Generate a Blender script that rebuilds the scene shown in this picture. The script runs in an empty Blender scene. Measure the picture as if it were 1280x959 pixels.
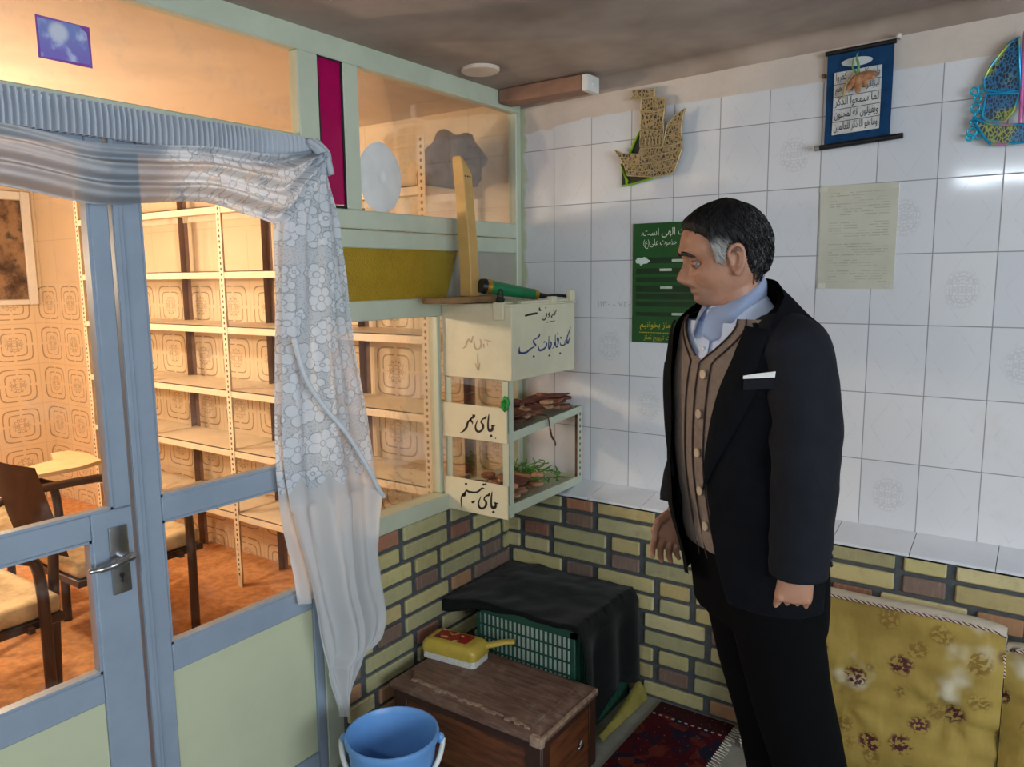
import bpy, bmesh, math, random
from mathutils import Vector, Matrix, noise as mnoise
from math import sin, cos, pi, radians, exp, sqrt, hypot, atan2

random.seed(7)
SC = bpy.context.scene
COL = SC.collection

# ---------------------------------------------------------------- materials
def lin(c):
    out = []
    for v in c[:3]:
        v = v / 255.0
        out.append(v / 12.92 if v <= 0.04045 else ((v + 0.055) / 1.055) ** 2.4)
    return (out[0], out[1], out[2], 1.0)

class NT:
    """small helper round a node tree"""
    def __init__(s, name):
        s.m = bpy.data.materials.new(name)
        s.m.use_nodes = True
        s.t = s.m.node_tree
        s.n = s.t.nodes
        s.n.clear()
        s.out = s.n.new('ShaderNodeOutputMaterial')
    def new(s, typ, **kw):
        x = s.n.new(typ)
        for k, v in kw.items():
            setattr(x, k, v)
        return x
    def link(s, a, b):
        s.t.links.new(a, b)
    def val(s, sock, v):
        if hasattr(v, 'is_linked') or isinstance(v, bpy.types.NodeSocket):
            s.link(v, sock)
        else:
            sock.default_value = v
    def math(s, op, a, b=0.0, c=None, clamp=False):
        x = s.new('ShaderNodeMath', operation=op)
        x.use_clamp = clamp
        s.val(x.inputs[0], a)
        s.val(x.inputs[1], b)
        if c is not None:
            s.val(x.inputs[2], c)
        return x.outputs[0]
    def mix(s, f, a, b):
        x = s.new('ShaderNodeMix', data_type='RGBA')
        s.val(x.inputs[0], f)
        s.val(x.inputs[6], a)
        s.val(x.inputs[7], b)
        return x.outputs[2]
    def coords(s, kind='Object'):
        return s.new('ShaderNodeTexCoord').outputs[kind]
    def sep(s, v):
        x = s.new('ShaderNodeSeparateXYZ')
        s.link(v, x.inputs[0])
        return x.outputs
    def comb(s, a, b, c=0.0):
        x = s.new('ShaderNodeCombineXYZ')
        s.val(x.inputs[0], a); s.val(x.inputs[1], b); s.val(x.inputs[2], c)
        return x.outputs[0]
    def noise(s, vec, scale, detail=3.0, rough=0.5):
        x = s.new('ShaderNodeTexNoise')
        x.inputs['Scale'].default_value = scale
        x.inputs['Detail'].default_value = detail
        x.inputs['Roughness'].default_value = rough
        if vec is not None: s.link(vec, x.inputs['Vector'])
        return x.outputs['Fac']
    def voro(s, vec, scale, feature='F1', out='Distance'):
        x = s.new('ShaderNodeTexVoronoi', feature=feature)
        x.inputs['Scale'].default_value = scale
        if vec is not None: s.link(vec, x.inputs['Vector'])
        return x.outputs[out]
    def ramp(s, f, lo, hi):
        x = s.new('ShaderNodeMapRange')
        x.interpolation_type = 'SMOOTHSTEP'
        s.val(x.inputs[0], f)
        x.inputs[1].default_value = lo
        x.inputs[2].default_value = hi
        return x.outputs[0]
    def scale(s, vec, sc):
        x = s.new('ShaderNodeMapping')
        s.link(vec, x.inputs[0])
        x.inputs['Scale'].default_value = sc
        return x.outputs[0]
    def bump(s, h, strength=0.3, dist=0.01):
        x = s.new('ShaderNodeBump')
        x.inputs['Strength'].default_value = strength
        x.inputs['Distance'].default_value = dist
        s.link(h, x.inputs['Height'])
        return x.outputs[0]
    def bsdf(s, col, rough=0.5, metal=0.0, normal=None, spec=0.5):
        b = s.new('ShaderNodeBsdfPrincipled')
        s.val(b.inputs['Base Color'], col)
        s.val(b.inputs['Roughness'], rough)
        s.val(b.inputs['Metallic'], metal)
        b.inputs['Specular IOR Level'].default_value = spec
        if normal is not None: s.link(normal, b.inputs['Normal'])
        return b
    def done(s, shader):
        s.link(shader, s.out.inputs[0])
        return s.m

def simple(name, col, rough=0.55, metal=0.0, var=0.12, scale=14.0, bump=0.0, col2=None, spec=0.5, bscale=None):
    t = NT(name)
    co = t.coords()
    f = t.noise(co, scale, 4.0, 0.6)
    c1 = lin(col)
    c2 = lin(col2) if col2 else tuple(min(1, v * (1 - var * 2)) for v in c1[:3]) + (1,)
    colr = t.mix(t.ramp(f, 0.35, 0.68), c1, c2)
    nrm = None
    if bump:
        nrm = t.bump(t.noise(co, bscale or scale * 3, 3.0), bump, 0.004)
    return t.done(t.bsdf(colr, rough, metal, nrm, spec).outputs[0])

def glass(name, tint=(1, 1, 1), dirt=0.04, refl=1.0):
    t = NT(name)
    tr = t.new('ShaderNodeBsdfTransparent'); tr.inputs[0].default_value = (*tint, 1)
    gl = t.new('ShaderNodeBsdfGlossy'); gl.inputs['Roughness'].default_value = 0.03
    df = t.new('ShaderNodeBsdfDiffuse'); df.inputs[0].default_value = (.7, .68, .62, 1)
    fr = t.new('ShaderNodeFresnel'); fr.inputs[0].default_value = 1.35
    a = t.new('ShaderNodeMixShader'); b = t.new('ShaderNodeMixShader')
    co = t.coords()
    d = t.math('MULTIPLY', t.ramp(t.noise(co, 9, 6, .7), .5, .8), dirt)
    t.link(d, a.inputs[0]); t.link(tr.outputs[0], a.inputs[1]); t.link(df.outputs[0], a.inputs[2])
    t.link(t.math('MULTIPLY', fr.outputs[0], refl), b.inputs[0])
    t.link(a.outputs[0], b.inputs[1]); t.link(gl.outputs[0], b.inputs[2])
    return t.done(b.outputs[0])

# ---------------------------------------------------------------- mesh builder
def V(*a):
    return Vector(a)

class MB:
    def __init__(s):
        s.b = bmesh.new()
        s.cl = None
    def quad(s, pts):
        vs = [s.b.verts.new(p) for p in pts]
        return s.b.faces.new(vs)
    def box(s, a, b, bev=0.0, rot=None, org=None, seg=1):
        c = [(a[i] + b[i]) / 2 for i in range(3)]
        d = [abs(b[i] - a[i]) for i in range(3)]
        r = bmesh.ops.create_cube(s.b, size=1.0)
        vs = r['verts']
        for v in vs:
            v.co = Vector((v.co.x * d[0], v.co.y * d[1], v.co.z * d[2]))
        if bev > 0:
            es = list({e for v in vs for e in v.link_edges})
            r2 = bmesh.ops.bevel(s.b, geom=es, offset=min(bev, min(d) * .45), segments=seg, affect='EDGES', profile=.7)
            vs = list({v for f in r2['faces'] for v in f.verts} | {v for v in vs if v.is_valid})
        for v in vs:
            v.co += Vector(c)
        if rot is not None:
            o = Vector(org) if org is not None else Vector(c)
            for v in vs:
                v.co = rot @ (v.co - o) + o
        return vs
    def bar(s, p, q, w, h, up=(0, 0, 1), bev=0.0):
        """rectangular bar from p to q"""
        p, q = Vector(p), Vector(q)
        d = (q - p); L = d.length; d.normalize()
        u = Vector(up)
        sd = d.cross(u)
        if sd.length < 1e-4: sd = d.cross(Vector((1, 0, 0)))
        sd.normalize(); u = sd.cross(d).normalized()
        M = Matrix((d, sd, u)).transposed()
        vs = s.box((-L / 2, -w / 2, -h / 2), (L / 2, w / 2, h / 2), bev)
        for v in vs: v.co = M @ v.co + (p + q) / 2
        return vs
    def loft(s, rings, closed=True, cap=True, flip=False):
        rows = [[s.b.verts.new(p) for p in r] for r in rings]
        n = len(rows[0])
        for a, b in zip(rows[:-1], rows[1:]):
            for i in range(n if closed else n - 1):
                j = (i + 1) % n
                f = (a[i], a[j], b[j], b[i])
                try: s.b.faces.new(f[::-1] if flip else f)
                except ValueError: pass
        if cap and closed:
            s.b.faces.new(rows[0][::-1] if not flip else rows[0])
            s.b.faces.new(rows[-1] if not flip else rows[-1][::-1])
        return rows
    def tube(s, pts, r, n=10, closed=False, cap=True, flat=1.0):
        pts = [Vector(p) for p in pts]
        m = len(pts)
        rs = r if isinstance(r, (list, tuple)) else [r] * m
        rings = []
        prev = None
        for i, p in enumerate(pts):
            if closed: t = pts[(i + 1) % m] - pts[i - 1]
            else: t = pts[min(i + 1, m - 1)] - pts[max(i - 1, 0)]
            t.normalize()
            if prev is None:
                a = Vector((0, 0, 1)) if abs(t.z) < .9 else Vector((1, 0, 0))
                nrm = t.cross(a).normalized()
            else:
                nrm = (prev - t * prev.dot(t))
                if nrm.length < 1e-5: nrm = t.cross(Vector((0, 0, 1)))
                nrm.normalize()
            prev = nrm
            bn = t.cross(nrm)
            rings.append([p + nrm * (cos(2 * pi * k / n) * rs[i]) + bn * (sin(2 * pi * k / n) * rs[i] * flat) for k in range(n)])
        if closed:
            rings.append(rings[0])
            s.loft(rings, cap=False)
        else:
            s.loft(rings, cap=cap)
    def lathe(s, prof, n=32, c=(0, 0, 0)):
        rings = [[Vector((c[0] + r * cos(2 * pi * k / n), c[1] + r * sin(2 * pi * k / n), c[2] + z)) for k in range(n)] for r, z in prof]
        s.loft(rings, cap=True)
    def sphere(s, c, r, seg=16, rings=10, rot=None):
        res = bmesh.ops.create_uvsphere(s.b, u_segments=seg, v_segments=rings, radius=1.0)
        rr = r if isinstance(r, (list, tuple)) else (r, r, r)
        for v in res['verts']:
            p = Vector((v.co.x * rr[0], v.co.y * rr[1], v.co.z * rr[2]))
            if rot is not None: p = rot @ p
            v.co = p + Vector(c)
        return res['verts']
    def prism(s, pts, off, bev=0):
        """polygon pts (3d) extruded by vector off"""
        off = Vector(off)
        a = [s.b.verts.new(Vector(p)) for p in pts]
        b = [s.b.verts.new(Vector(p) + off) for p in pts]
        n = len(a)
        try:
            s.b.faces.new(a); s.b.faces.new(b[::-1])
            for i in range(n):
                j = (i + 1) % n
                s.b.faces.new((a[j], a[i], b[i], b[j]))
        except ValueError: pass
    def grid(s, fn, nu, nv, thick=None):
        rows = [[s.b.verts.new(fn(i / nu, j / nv)) for j in range(nv + 1)] for i in range(nu + 1)]
        for i in range(nu):
            for j in range(nv):
                s.b.faces.new((rows[i][j], rows[i + 1][j], rows[i + 1][j + 1], rows[i][j + 1]))
        return rows
    def mesh(s, name, smooth=None, fixn=True):
        if fixn: bmesh.ops.recalc_face_normals(s.b, faces=s.b.faces[:])
        me = bpy.data.meshes.new(name)
        s.b.to_mesh(me)
        s.b.free()
        if smooth is not None:
            me.polygons.foreach_set('use_smooth', [True] * len(me.polygons))
            if smooth < 179:
                try: me.set_sharp_from_angle(angle=radians(smooth))
                except Exception: pass
        return me

def obj(name, mb, mat, parent=None, smooth=40, loc=None, fixn=True):
    me = mb.mesh(name, smooth, fixn) if isinstance(mb, MB) else mb
    o = bpy.data.objects.new(name, me)
    COL.objects.link(o)
    if mat is not None:
        for m in (mat if isinstance(mat, (list, tuple)) else [mat]): me.materials.append(m)
    if parent is not None: o.parent = parent
    if loc is not None: o.location = loc
    return o

def tag(o, label, cat, group=None, kind=None):
    o['label'] = label
    o['category'] = cat
    if group: o['group'] = group
    if kind: o['kind'] = kind
    return o

def thing(name, label, cat, loc=(0, 0, 0), rz=0.0, group=None, kind=None):
    o = bpy.data.objects.new(name, None)
    o.empty_display_size = 0.05
    COL.objects.link(o)
    o.location = loc
    o.rotation_euler = (0, 0, rz)
    return tag(o, label, cat, group, kind)

def local(parent_loc, *pts):
    return [Vector(p) - Vector(parent_loc) for p in pts]

def copy_thing(o, loc, rot=None, label=None):
    c = o.copy(); COL.objects.link(c); c.location = loc
    if rot is not None: c.rotation_euler = rot
    if label: c['label'] = label
    for ch in o.children:
        k = ch.copy(); COL.objects.link(k); k.parent = c
    return c

# ---------------------------------------------------------------- lettering
_AR = {}
def _ar(ch, iso, n):
    _AR[ch] = (iso, n)
for ch, iso, n in [('ا', 0xFE8D, 2), ('ب', 0xFE8F, 4), ('ة', 0xFE93, 2), ('ت', 0xFE95, 4), ('ث', 0xFE99, 4), ('ج', 0xFE9D, 4), ('ح', 0xFEA1, 4),
                   ('خ', 0xFEA5, 4), ('د', 0xFEA9, 2), ('ذ', 0xFEAB, 2), ('ر', 0xFEAD, 2), ('ز', 0xFEAF, 2), ('س', 0xFEB1, 4), ('ش', 0xFEB5, 4),
                   ('ص', 0xFEB9, 4), ('ض', 0xFEBD, 4), ('ط', 0xFEC1, 4), ('ظ', 0xFEC5, 4), ('ع', 0xFEC9, 4), ('غ', 0xFECD, 4), ('ف', 0xFED1, 4),
                   ('ق', 0xFED5, 4), ('ک', 0xFB8E, 4), ('ل', 0xFEDD, 4), ('م', 0xFEE1, 4), ('ن', 0xFEE5, 4), ('ه', 0xFEE9, 4), ('و', 0xFEED, 2), ('ی', 0xFBFC, 4)]:
    _ar(ch, iso, n)

def shape_ar(s):
    out = []
    n = len(s)
    for i, ch in enumerate(s):
        if ch not in _AR:
            out.append({'(': ')', ')': '('}.get(ch, ch)); continue
        iso, k = _AR[ch]
        pj = i > 0 and s[i - 1] in _AR and _AR[s[i - 1]][1] == 4
        nj = k == 4 and i + 1 < n and s[i + 1] in _AR
        if pj and nj: c = iso + 3
        elif pj: c = iso + 1
        elif nj: c = iso + 2
        else: c = iso
        out.append(chr(c))
    return ''.join(reversed(out))

def text_mesh(txt, arabic=True):
    cu = bpy.data.curves.new('lettering', 'FONT')
    cu.body = shape_ar(txt) if arabic else txt
    cu.resolution_u = 2
    o = bpy.data.objects.new('lettering', cu)
    COL.objects.link(o)
    dg = bpy.context.evaluated_depsgraph_get()
    me = bpy.data.meshes.new_from_object(o.evaluated_get(dg))
    bpy.data.objects.remove(o); bpy.data.curves.remove(cu)
    return me

def put_text(mb, txt, origin, ux, uz, width=None, height=None, arabic=True):
    """lays lettering into mb: lower left at origin, ux/uz the directions of writing and up"""
    me = text_mesh(txt, arabic)
    if not len(me.vertices): return
    xs = [v.co.x for v in me.vertices]; ys = [v.co.y for v in me.vertices]
    w = max(xs) - min(xs); h = max(ys) - min(ys)
    sx = width / w if width else height / h
    sy = height / h if height else sx
    ux, uz, o = Vector(ux), Vector(uz), Vector(origin)
    vs = [mb.b.verts.new(o + ux * ((v.co.x - min(xs)) * sx) + uz * ((v.co.y - min(ys)) * sy)) for v in me.vertices]
    for p in me.polygons:
        try: mb.b.faces.new([vs[i] for i in p.vertices])
        except ValueError: pass
    bpy.data.meshes.remove(me)

def stroke(mb, pts, ws, fmap, nsub=6):
    """brush stroke: pts in picture units of the sign, ws widths, fmap maps (x,y) to 3d"""
    P = [Vector((p[0], p[1])) for p in pts]
    Q, W = [], []
    m = len(P)
    for i in range(m - 1):
        p0, p1, p2, p3 = P[max(i - 1, 0)], P[i], P[i + 1], P[min(i + 2, m - 1)]
        for k in range(nsub):
            t = k / nsub
            Q.append(.5 * ((2 * p1) + (p2 - p0) * t + (2 * p0 - 5 * p1 + 4 * p2 - p3) * t * t + (3 * p1 - p0 - 3 * p2 + p3) * t ** 3))
            W.append(ws[i] * (1 - t) + ws[i + 1] * t)
    Q.append(P[-1]); W.append(ws[-1])
    L = []
    for i, q in enumerate(Q):
        d = Q[min(i + 1, len(Q) - 1)] - Q[max(i - 1, 0)]
        if d.length < 1e-6: d = Vector((1, 0))
        d.normalize(); nn = Vector((-d.y, d.x))
        L.append((mb.b.verts.new(fmap(*(q + nn * W[i] / 2))), mb.b.verts.new(fmap(*(q - nn * W[i] / 2)))))
    for a, b in zip(L[:-1], L[1:]):
        mb.b.faces.new((a[0], b[0], b[1], a[1]))

def dot(mb, x, y, r, fmap, n=8):
    vs = [mb.b.verts.new(fmap(x + r * cos(2 * pi * k / n), y + r * sin(2 * pi * k / n))) for k in range(n)]
    mb.b.faces.new(vs)

def interp(tab, z):
    """tab: list of (z, a, b, ...) sorted by z -> smooth interpolation"""
    if z <= tab[0][0]: return tab[0][1:]
    if z >= tab[-1][0]: return tab[-1][1:]
    for i in range(len(tab) - 1):
        if tab[i][0] <= z <= tab[i + 1][0]:
            t = (z - tab[i][0]) / (tab[i + 1][0] - tab[i][0])
            p0 = tab[max(i - 1, 0)]; p1 = tab[i]; p2 = tab[i + 1]; p3 = tab[min(i + 2, len(tab) - 1)]
            out = []
            for k in range(1, len(p1)):
                d = p2[0] - p1[0]
                m1 = (p2[k] - p0[k]) / (p2[0] - p0[0]) * d if p2[0] != p0[0] else 0
                m2 = (p3[k] - p1[k]) / (p3[0] - p1[0]) * d if p3[0] != p1[0] else 0
                out.append((2 * t ** 3 - 3 * t * t + 1) * p1[k] + (t ** 3 - 2 * t * t + t) * m1 + (-2 * t ** 3 + 3 * t * t) * p2[k] + (t ** 3 - t * t) * m2)
            return tuple(out)

def spline(pts, n=6):
    P = [Vector(p) for p in pts]; Q = []
    m = len(P)
    for i in range(m - 1):
        p0, p1, p2, p3 = P[max(i - 1, 0)], P[i], P[i + 1], P[min(i + 2, m - 1)]
        for k in range(n):
            t = k / n
            Q.append(.5 * ((2 * p1) + (p2 - p0) * t + (2 * p0 - 5 * p1 + 4 * p2 - p3) * t * t + (3 * p1 - p0 - 3 * p2 + p3) * t ** 3))
    Q.append(P[-1])
    return Q
# ================================================================ materials of the place
M = {}
M['green'] = simple('pale_green_paint', (196, 204, 182), .38, var=.05, scale=6, bump=.04)
M['green_dark'] = simple('green_paint_grey', (176, 186, 160), .4, var=.07, scale=5)
M['blue'] = simple('blue_paint', (146, 160, 176), .36, var=.05, scale=5, bump=.05)
M['panel'] = simple('door_panel_paint', (196, 200, 168), .4, var=.05, scale=3)
M['ceil'] = simple('stained_ceiling', (176, 160, 148), .8, var=.16, scale=1.7, col2=(138, 122, 110))
M['glass'] = glass('window_glass', (1, .985, .96), .10, .5)
M['glass2'] = glass('clear_glass', (.97, .99, .98), .05, .6)
M['chrome'] = simple('worn_steel', (190, 192, 195), .25, 1.0, var=.1, scale=30)
M['dark'] = simple('dark_gap', (30, 30, 28), .7)
M['black'] = simple('black_plastic', (22, 22, 24), .4)
M['white'] = simple('white_plastic', (228, 228, 224), .35, var=.03)
M['mortar'] = simple('dark_mortar', (82, 86, 88), .9, var=.15, scale=30, bump=.3)

def tile_material():
    t = NT('white_wall_tiles')
    co = t.coords(); X = t.sep(co)
    u = t.math('DIVIDE', t.math('SUBTRACT', X[0], .154), .1646)
    v = t.math('DIVIDE', t.math('SUBTRACT', 2.035, X[2]), .215)
    iu = t.math('FLOOR', u); iv = t.math('FLOOR', v)
    fu = t.math('SUBTRACT', t.math('SUBTRACT', u, iu), .5)
    fv = t.math('SUBTRACT', t.math('SUBTRACT', v, iv), .5)
    au = t.math('ABSOLUTE', fu); av = t.math('ABSOLUTE', fv)
    du = t.math('MULTIPLY', t.math('SUBTRACT', .5, au), .1646)
    dv = t.math('MULTIPLY', t.math('SUBTRACT', .5, av), .215)
    dmin = t.math('MINIMUM', du, dv)
    grout = t.math('SUBTRACT', 1.0, t.ramp(dmin, .0009, .0022))
    # faint printed lozenge on every tile
    dd = t.math('ADD', t.math('DIVIDE', au, .36), t.math('DIVIDE', av, .44))
    nz = t.noise(co, 40, 3)
    los = t.math('SUBTRACT', 1.0, t.ramp(t.math('ABSOLUTE', t.math('SUBTRACT', dd, 1.0)), .0, .06))
    los = t.math('MULTIPLY', t.math('MULTIPLY', los, t.ramp(nz, .35, .7)), .2)
    # printed rosette on a few tiles
    cells = [(2, 4), (1, 3), (8, 2), (7, 5), (9, 3), (7, 1), (4, 6), (5, 0), (3, 2), (11, 4), (12, 1)]
    msk = None
    for (a, b) in cells:
        k = t.math('MULTIPLY', t.math('COMPARE', iu, float(a), .1), t.math('COMPARE', iv, float(b), .1))
        msk = k if msk is None else t.math('ADD', msk, k)
    cv = t.comb(au, t.math('MULTIPLY', av, 1.3), 0.0)
    orn = t.math('SUBTRACT', 1.0, t.ramp(t.voro(cv, 16, 'DISTANCE_TO_EDGE'), .05, .16))
    rr = t.math('SQRT', t.math('ADD', t.math('MULTIPLY', fu, fu), t.math('MULTIPLY', t.math('MULTIPLY', fv, fv), 1.1)))
    orn = t.math('MULTIPLY', t.math('MULTIPLY', orn, t.math('SUBTRACT', 1.0, t.ramp(rr, .22, .31))), msk)
    orn = t.math('MULTIPLY', orn, .2)
    wn = t.new('ShaderNodeTexWhiteNoise', noise_dimensions='2D')
    t.link(t.comb(iu, iv, 0.0), wn.inputs['Vector'])
    base = t.mix(wn.outputs['Value'], lin((214, 217, 222)), lin((224, 225, 228)))
    base = t.mix(los, base, lin((160, 160, 166)))
    base = t.mix(orn, base, lin((136, 132, 134)))
    # blotchy dirt
    base = t.mix(t.math('MULTIPLY', t.ramp(t.noise(co, 5, 5, .7), .52, .8), .25), base, lin((190, 180, 168)))
    base = t.mix(t.math('MULTIPLY', grout, .75), base, lin((112, 112, 116)))
    # plaster above the top row of tiles, smeared over their edge
    wob = t.math('MULTIPLY', t.math('SUBTRACT', t.noise(co, 11, 4, .6), .5), .05)
    leftdip = t.math('MULTIPLY', t.math('SUBTRACT', 1.0, t.ramp(X[0], .05, .34)), .022)
    top = t.math('SUBTRACT', t.math('ADD', t.math('ADD', 2.128, t.math('MULTIPLY', X[0], .010)), t.math('MULTIPLY', wob, t.math('SUBTRACT', 1.0, t.ramp(X[0], .25, .8)))), leftdip)
    pl = t.ramp(t.math('SUBTRACT', X[2], top), -.002, .004)
    plc = t.mix(t.noise(co, 7, 5, .65), lin((222, 211, 201)), lin((192, 179, 167)))
    col = t.mix(pl, base, plc)
    # paint smears beside the frame
    sm = t.math('MULTIPLY', t.math('SUBTRACT', 1.0, t.ramp(t.math('ADD', X[0], t.math('MULTIPLY', t.math('SUBTRACT', t.noise(co, 18, 4), .5), .06)), .008, .03)), t.ramp(X[0], -.02, -.01))
    col = t.mix(t.math('MULTIPLY', sm, .8), col, lin((176, 182, 140)))
    rough = t.math('ADD', .085, t.math('MULTIPLY', t.math('MAXIMUM', pl, grout), .6))
    h = t.math('SUBTRACT', t.math('MULTIPLY', t.noise(co, 6, 2), .35), t.math('MULTIPLY', grout, .5))
    h = t.math('ADD', h, t.math('MULTIPLY', pl, t.noise(co, 60, 3)))
    nrm = t.bump(h, .22, .006)
    return t.done(t.bsdf(col, rough, 0, nrm, .5).outputs[0])

def beige_tile_material():
    t = NT('beige_wall_tiles')
    co = t.coords(); X = t.sep(co)
    s = t.math('ADD', X[0], X[1])
    u = t.math('DIVIDE', t.math('ADD', s, 2.217 + .145), .30); v = t.math('DIVIDE', t.math('SUBTRACT', 1.545, X[2]), .285)
    fu = t.math('SUBTRACT', t.math('FRACT', u), .5); fv = t.math('SUBTRACT', t.math('FRACT', v), .5)
    au = t.math('ABSOLUTE', fu); av = t.math('ABSOLUTE', fv)
    grout = t.math('SUBTRACT', 1.0, t.ramp(t.math('SUBTRACT', .5, t.math('MAXIMUM', au, av)), .003, .012))
    m = t.math('POWER', t.math('ADD', t.math('POWER', au, 6.0), t.math('POWER', av, 6.0)), 1 / 6)
    def line(r, w):
        return t.math('SUBTRACT', 1.0, t.ramp(t.math('ABSOLUTE', t.math('SUBTRACT', m, r)), w * .5, w))
    gap = t.ramp(t.math('MINIMUM', au, av), .02, .04)
    ln = t.math('MULTIPLY', t.math('MAXIMUM', line(.39, .016), line(.27, .014)), gap)
    cv = t.comb(au, av, 0.0)
    fl = t.math('SUBTRACT', 1.0, t.ramp(t.voro(cv, 17, 'DISTANCE_TO_EDGE'), .04, .13))
    rr = t.math('SQRT', t.math('ADD', t.math('MULTIPLY', fu, fu), t.math('MULTIPLY', fv, fv)))
    fl = t.math('MULTIPLY', fl, t.math('MULTIPLY', t.math('SUBTRACT', 1.0, t.ramp(rr, .17, .21)), t.ramp(rr, .03, .06)))
    low = t.math('LESS_THAN', X[2], 1.545)
    deco = t.math('MULTIPLY', t.math('MULTIPLY', t.math('MAXIMUM', ln, t.math('MULTIPLY', fl, .8)), low), .7)
    base = t.mix(t.noise(co, 4, 4), lin((232, 214, 184)), lin((220, 198, 166)))
    base = t.mix(t.math('MULTIPLY', grout, .35), base, lin((170, 146, 116)))
    base = t.mix(deco, base, lin((122, 92, 66)))
    return t.done(t.bsdf(base, .3, 0, None, .4).outputs[0])

M['tile'] = tile_material()
M['beige'] = beige_tile_material()
M['ledge'] = simple('white_ledge_tile', (226, 230, 236), .14, var=.03, scale=8)
M['plaster'] = simple('plaster', (214, 206, 196), .8, var=.08, scale=3)
M['floor'] = simple('concrete_floor', (150, 148, 138), .7, var=.1, scale=9, bump=.1)
M['floor2'] = simple('orange_carpet', (224, 162, 108), .9, var=.15, scale=25, bump=.2)
M['ceil2'] = simple('room_ceiling', (222, 204, 184), .85, var=.08, scale=2)

def brick_material():
    t = NT('glazed_brick')
    at = t.new('ShaderNodeAttribute', attribute_name='tone')
    co = t.coords()
    n = t.noise(co, 30, 5, .65)
    c = t.mix(t.math('MULTIPLY', t.ramp(n, .45, .8), .35), at.outputs['Color'], lin((110, 104, 80)))
    n2 = t.noise(t.scale(co, (90, 90, 14)), 1.0, 3)
    c = t.mix(t.math('MULTIPLY', t.ramp(n2, .5, .75), .25), c, lin((206, 196, 140)))
    nr = t.bump(t.noise(co, 90, 4), .25, .003)
    return t.done(t.bsdf(c, .42, 0, nr, .4).outputs[0])
M['brick'] = brick_material()

# ================================================================ setting: walls, floor, ceiling
def struct(name, mb, mat, label, cat, parent=None, smooth=30):
    o = obj(name, mb, mat, parent, smooth)
    if parent is None: tag(o, label, cat, kind='structure')
    return o

XE, YS = 4.2, -5.2          # far sides of the near room
b = MB(); b.box((-.04, 0, .72), (XE, .1, 2.45))
wr = struct('wall_right', b, M['tile'], 'white glazed tile wall on the right with a plaster strip at its top', 'wall')
b = MB(); b.box((-4.2, 0, 0), (-.04, .1, 2.3))
struct('wall_back', b, M['beige'], 'beige tile wall with square ornaments behind the metal shelving', 'wall')
b = MB(); b.box((-4.2, -4, 0), (-4.1, 0, 2.3))
struct('wall_left', b, M['beige'], 'beige ornamented tile wall at the far end of the room behind the doors', 'wall')
b = MB(); b.box((-4.2, -4.1, 0), (-.04, -4.0, 2.3))
struct('wall_side', b, M['beige'], 'beige tile side wall of the room behind the glass, out of sight', 'wall')
b = MB(); b.box((-.04, YS, 0), (0, -2.28, 2.3))
struct('wall_near', b, M['plaster'], 'plain plaster wall beyond the blue doors', 'wall')
b = MB(); b.box((-.04, YS - .1, 0), (XE, YS, 2.45))
struct('wall_rear', b, M['plaster'], 'plain plaster wall behind the viewer', 'wall')
# wall with a daylight window
b = MB()
wy0, wy1, wz0, wz1 = -4.1, -1.3, .85, 2.05
b.box((XE, YS, 0), (XE + .12, 0.1, wz0)); b.box((XE, YS, wz1), (XE + .12, .1, 2.45))
b.box((XE, YS, wz0), (XE + .12, wy0, wz1)); b.box((XE, wy1, wz0), (XE + .12, .1, wz1))
struct('wall_east', b, M['plaster'], 'plaster wall with the daylight window, out of sight to the right', 'wall')
b = MB()
for y in (wy0, (wy0 + wy1) / 2, wy1): b.box((XE + .03, y - .025, wz0), (XE + .08, y + .025, wz1))
for z in (wz0, wz1): b.box((XE + .03, wy0, z - .025), (XE + .08, wy1, z + .025))
struct('trim_5', b, M['white'], 'white frame of the daylight window', 'window frame')
b = MB(); b.box((-.04, YS, -.08), (XE, .0, 0))
struct('floor', b, M['floor'], 'grey concrete floor of the near room', 'floor')
b = MB(); b.box((-4.2, -4.1, -.08), (-.04, 0, -.001))
struct('floor_2', b, M['floor2'], 'orange carpeted floor of the room behind the glass', 'floor')
# ceiling rises gently to the right
b = MB(); cz = lambda x: 2.247 + .03 * x
b.prism([(-.04, YS - .1, cz(-.04)), (XE + .1, YS - .1, cz(XE + .1)), (XE + .1, .1, cz(XE + .1)), (-.04, .1, cz(-.04))], (0, 0, .08))
struct('ceiling', b, M['ceil'], 'stained brownish ceiling above the near room', 'ceiling')
b = MB(); b.box((-4.2, -4.1, 2.236), (-.04, .1, 2.32))
struct('ceiling_2', b, M['ceil2'], 'warm lit plain ceiling of the room behind the glass', 'ceiling')
# plaster cove between tile wall and ceiling
b = MB(); rings = []
for x in (0.0, 1, 2, 3, XE):
    r = .045 + .008 * x / 3
    pr = [V(x, 0.0, cz(x) + .01)] + [V(x, -r * (1 - sin(a)), cz(x) - r * (1 - cos(a))) for a in [i * pi / 2 / 8 for i in range(9)]]
    rings.append(pr)
b.loft(rings, closed=True)
struct('trim_4', b, M['ceil'], 'rounded plaster cove where tile wall meets ceiling', 'moulding', smooth=60)

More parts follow.
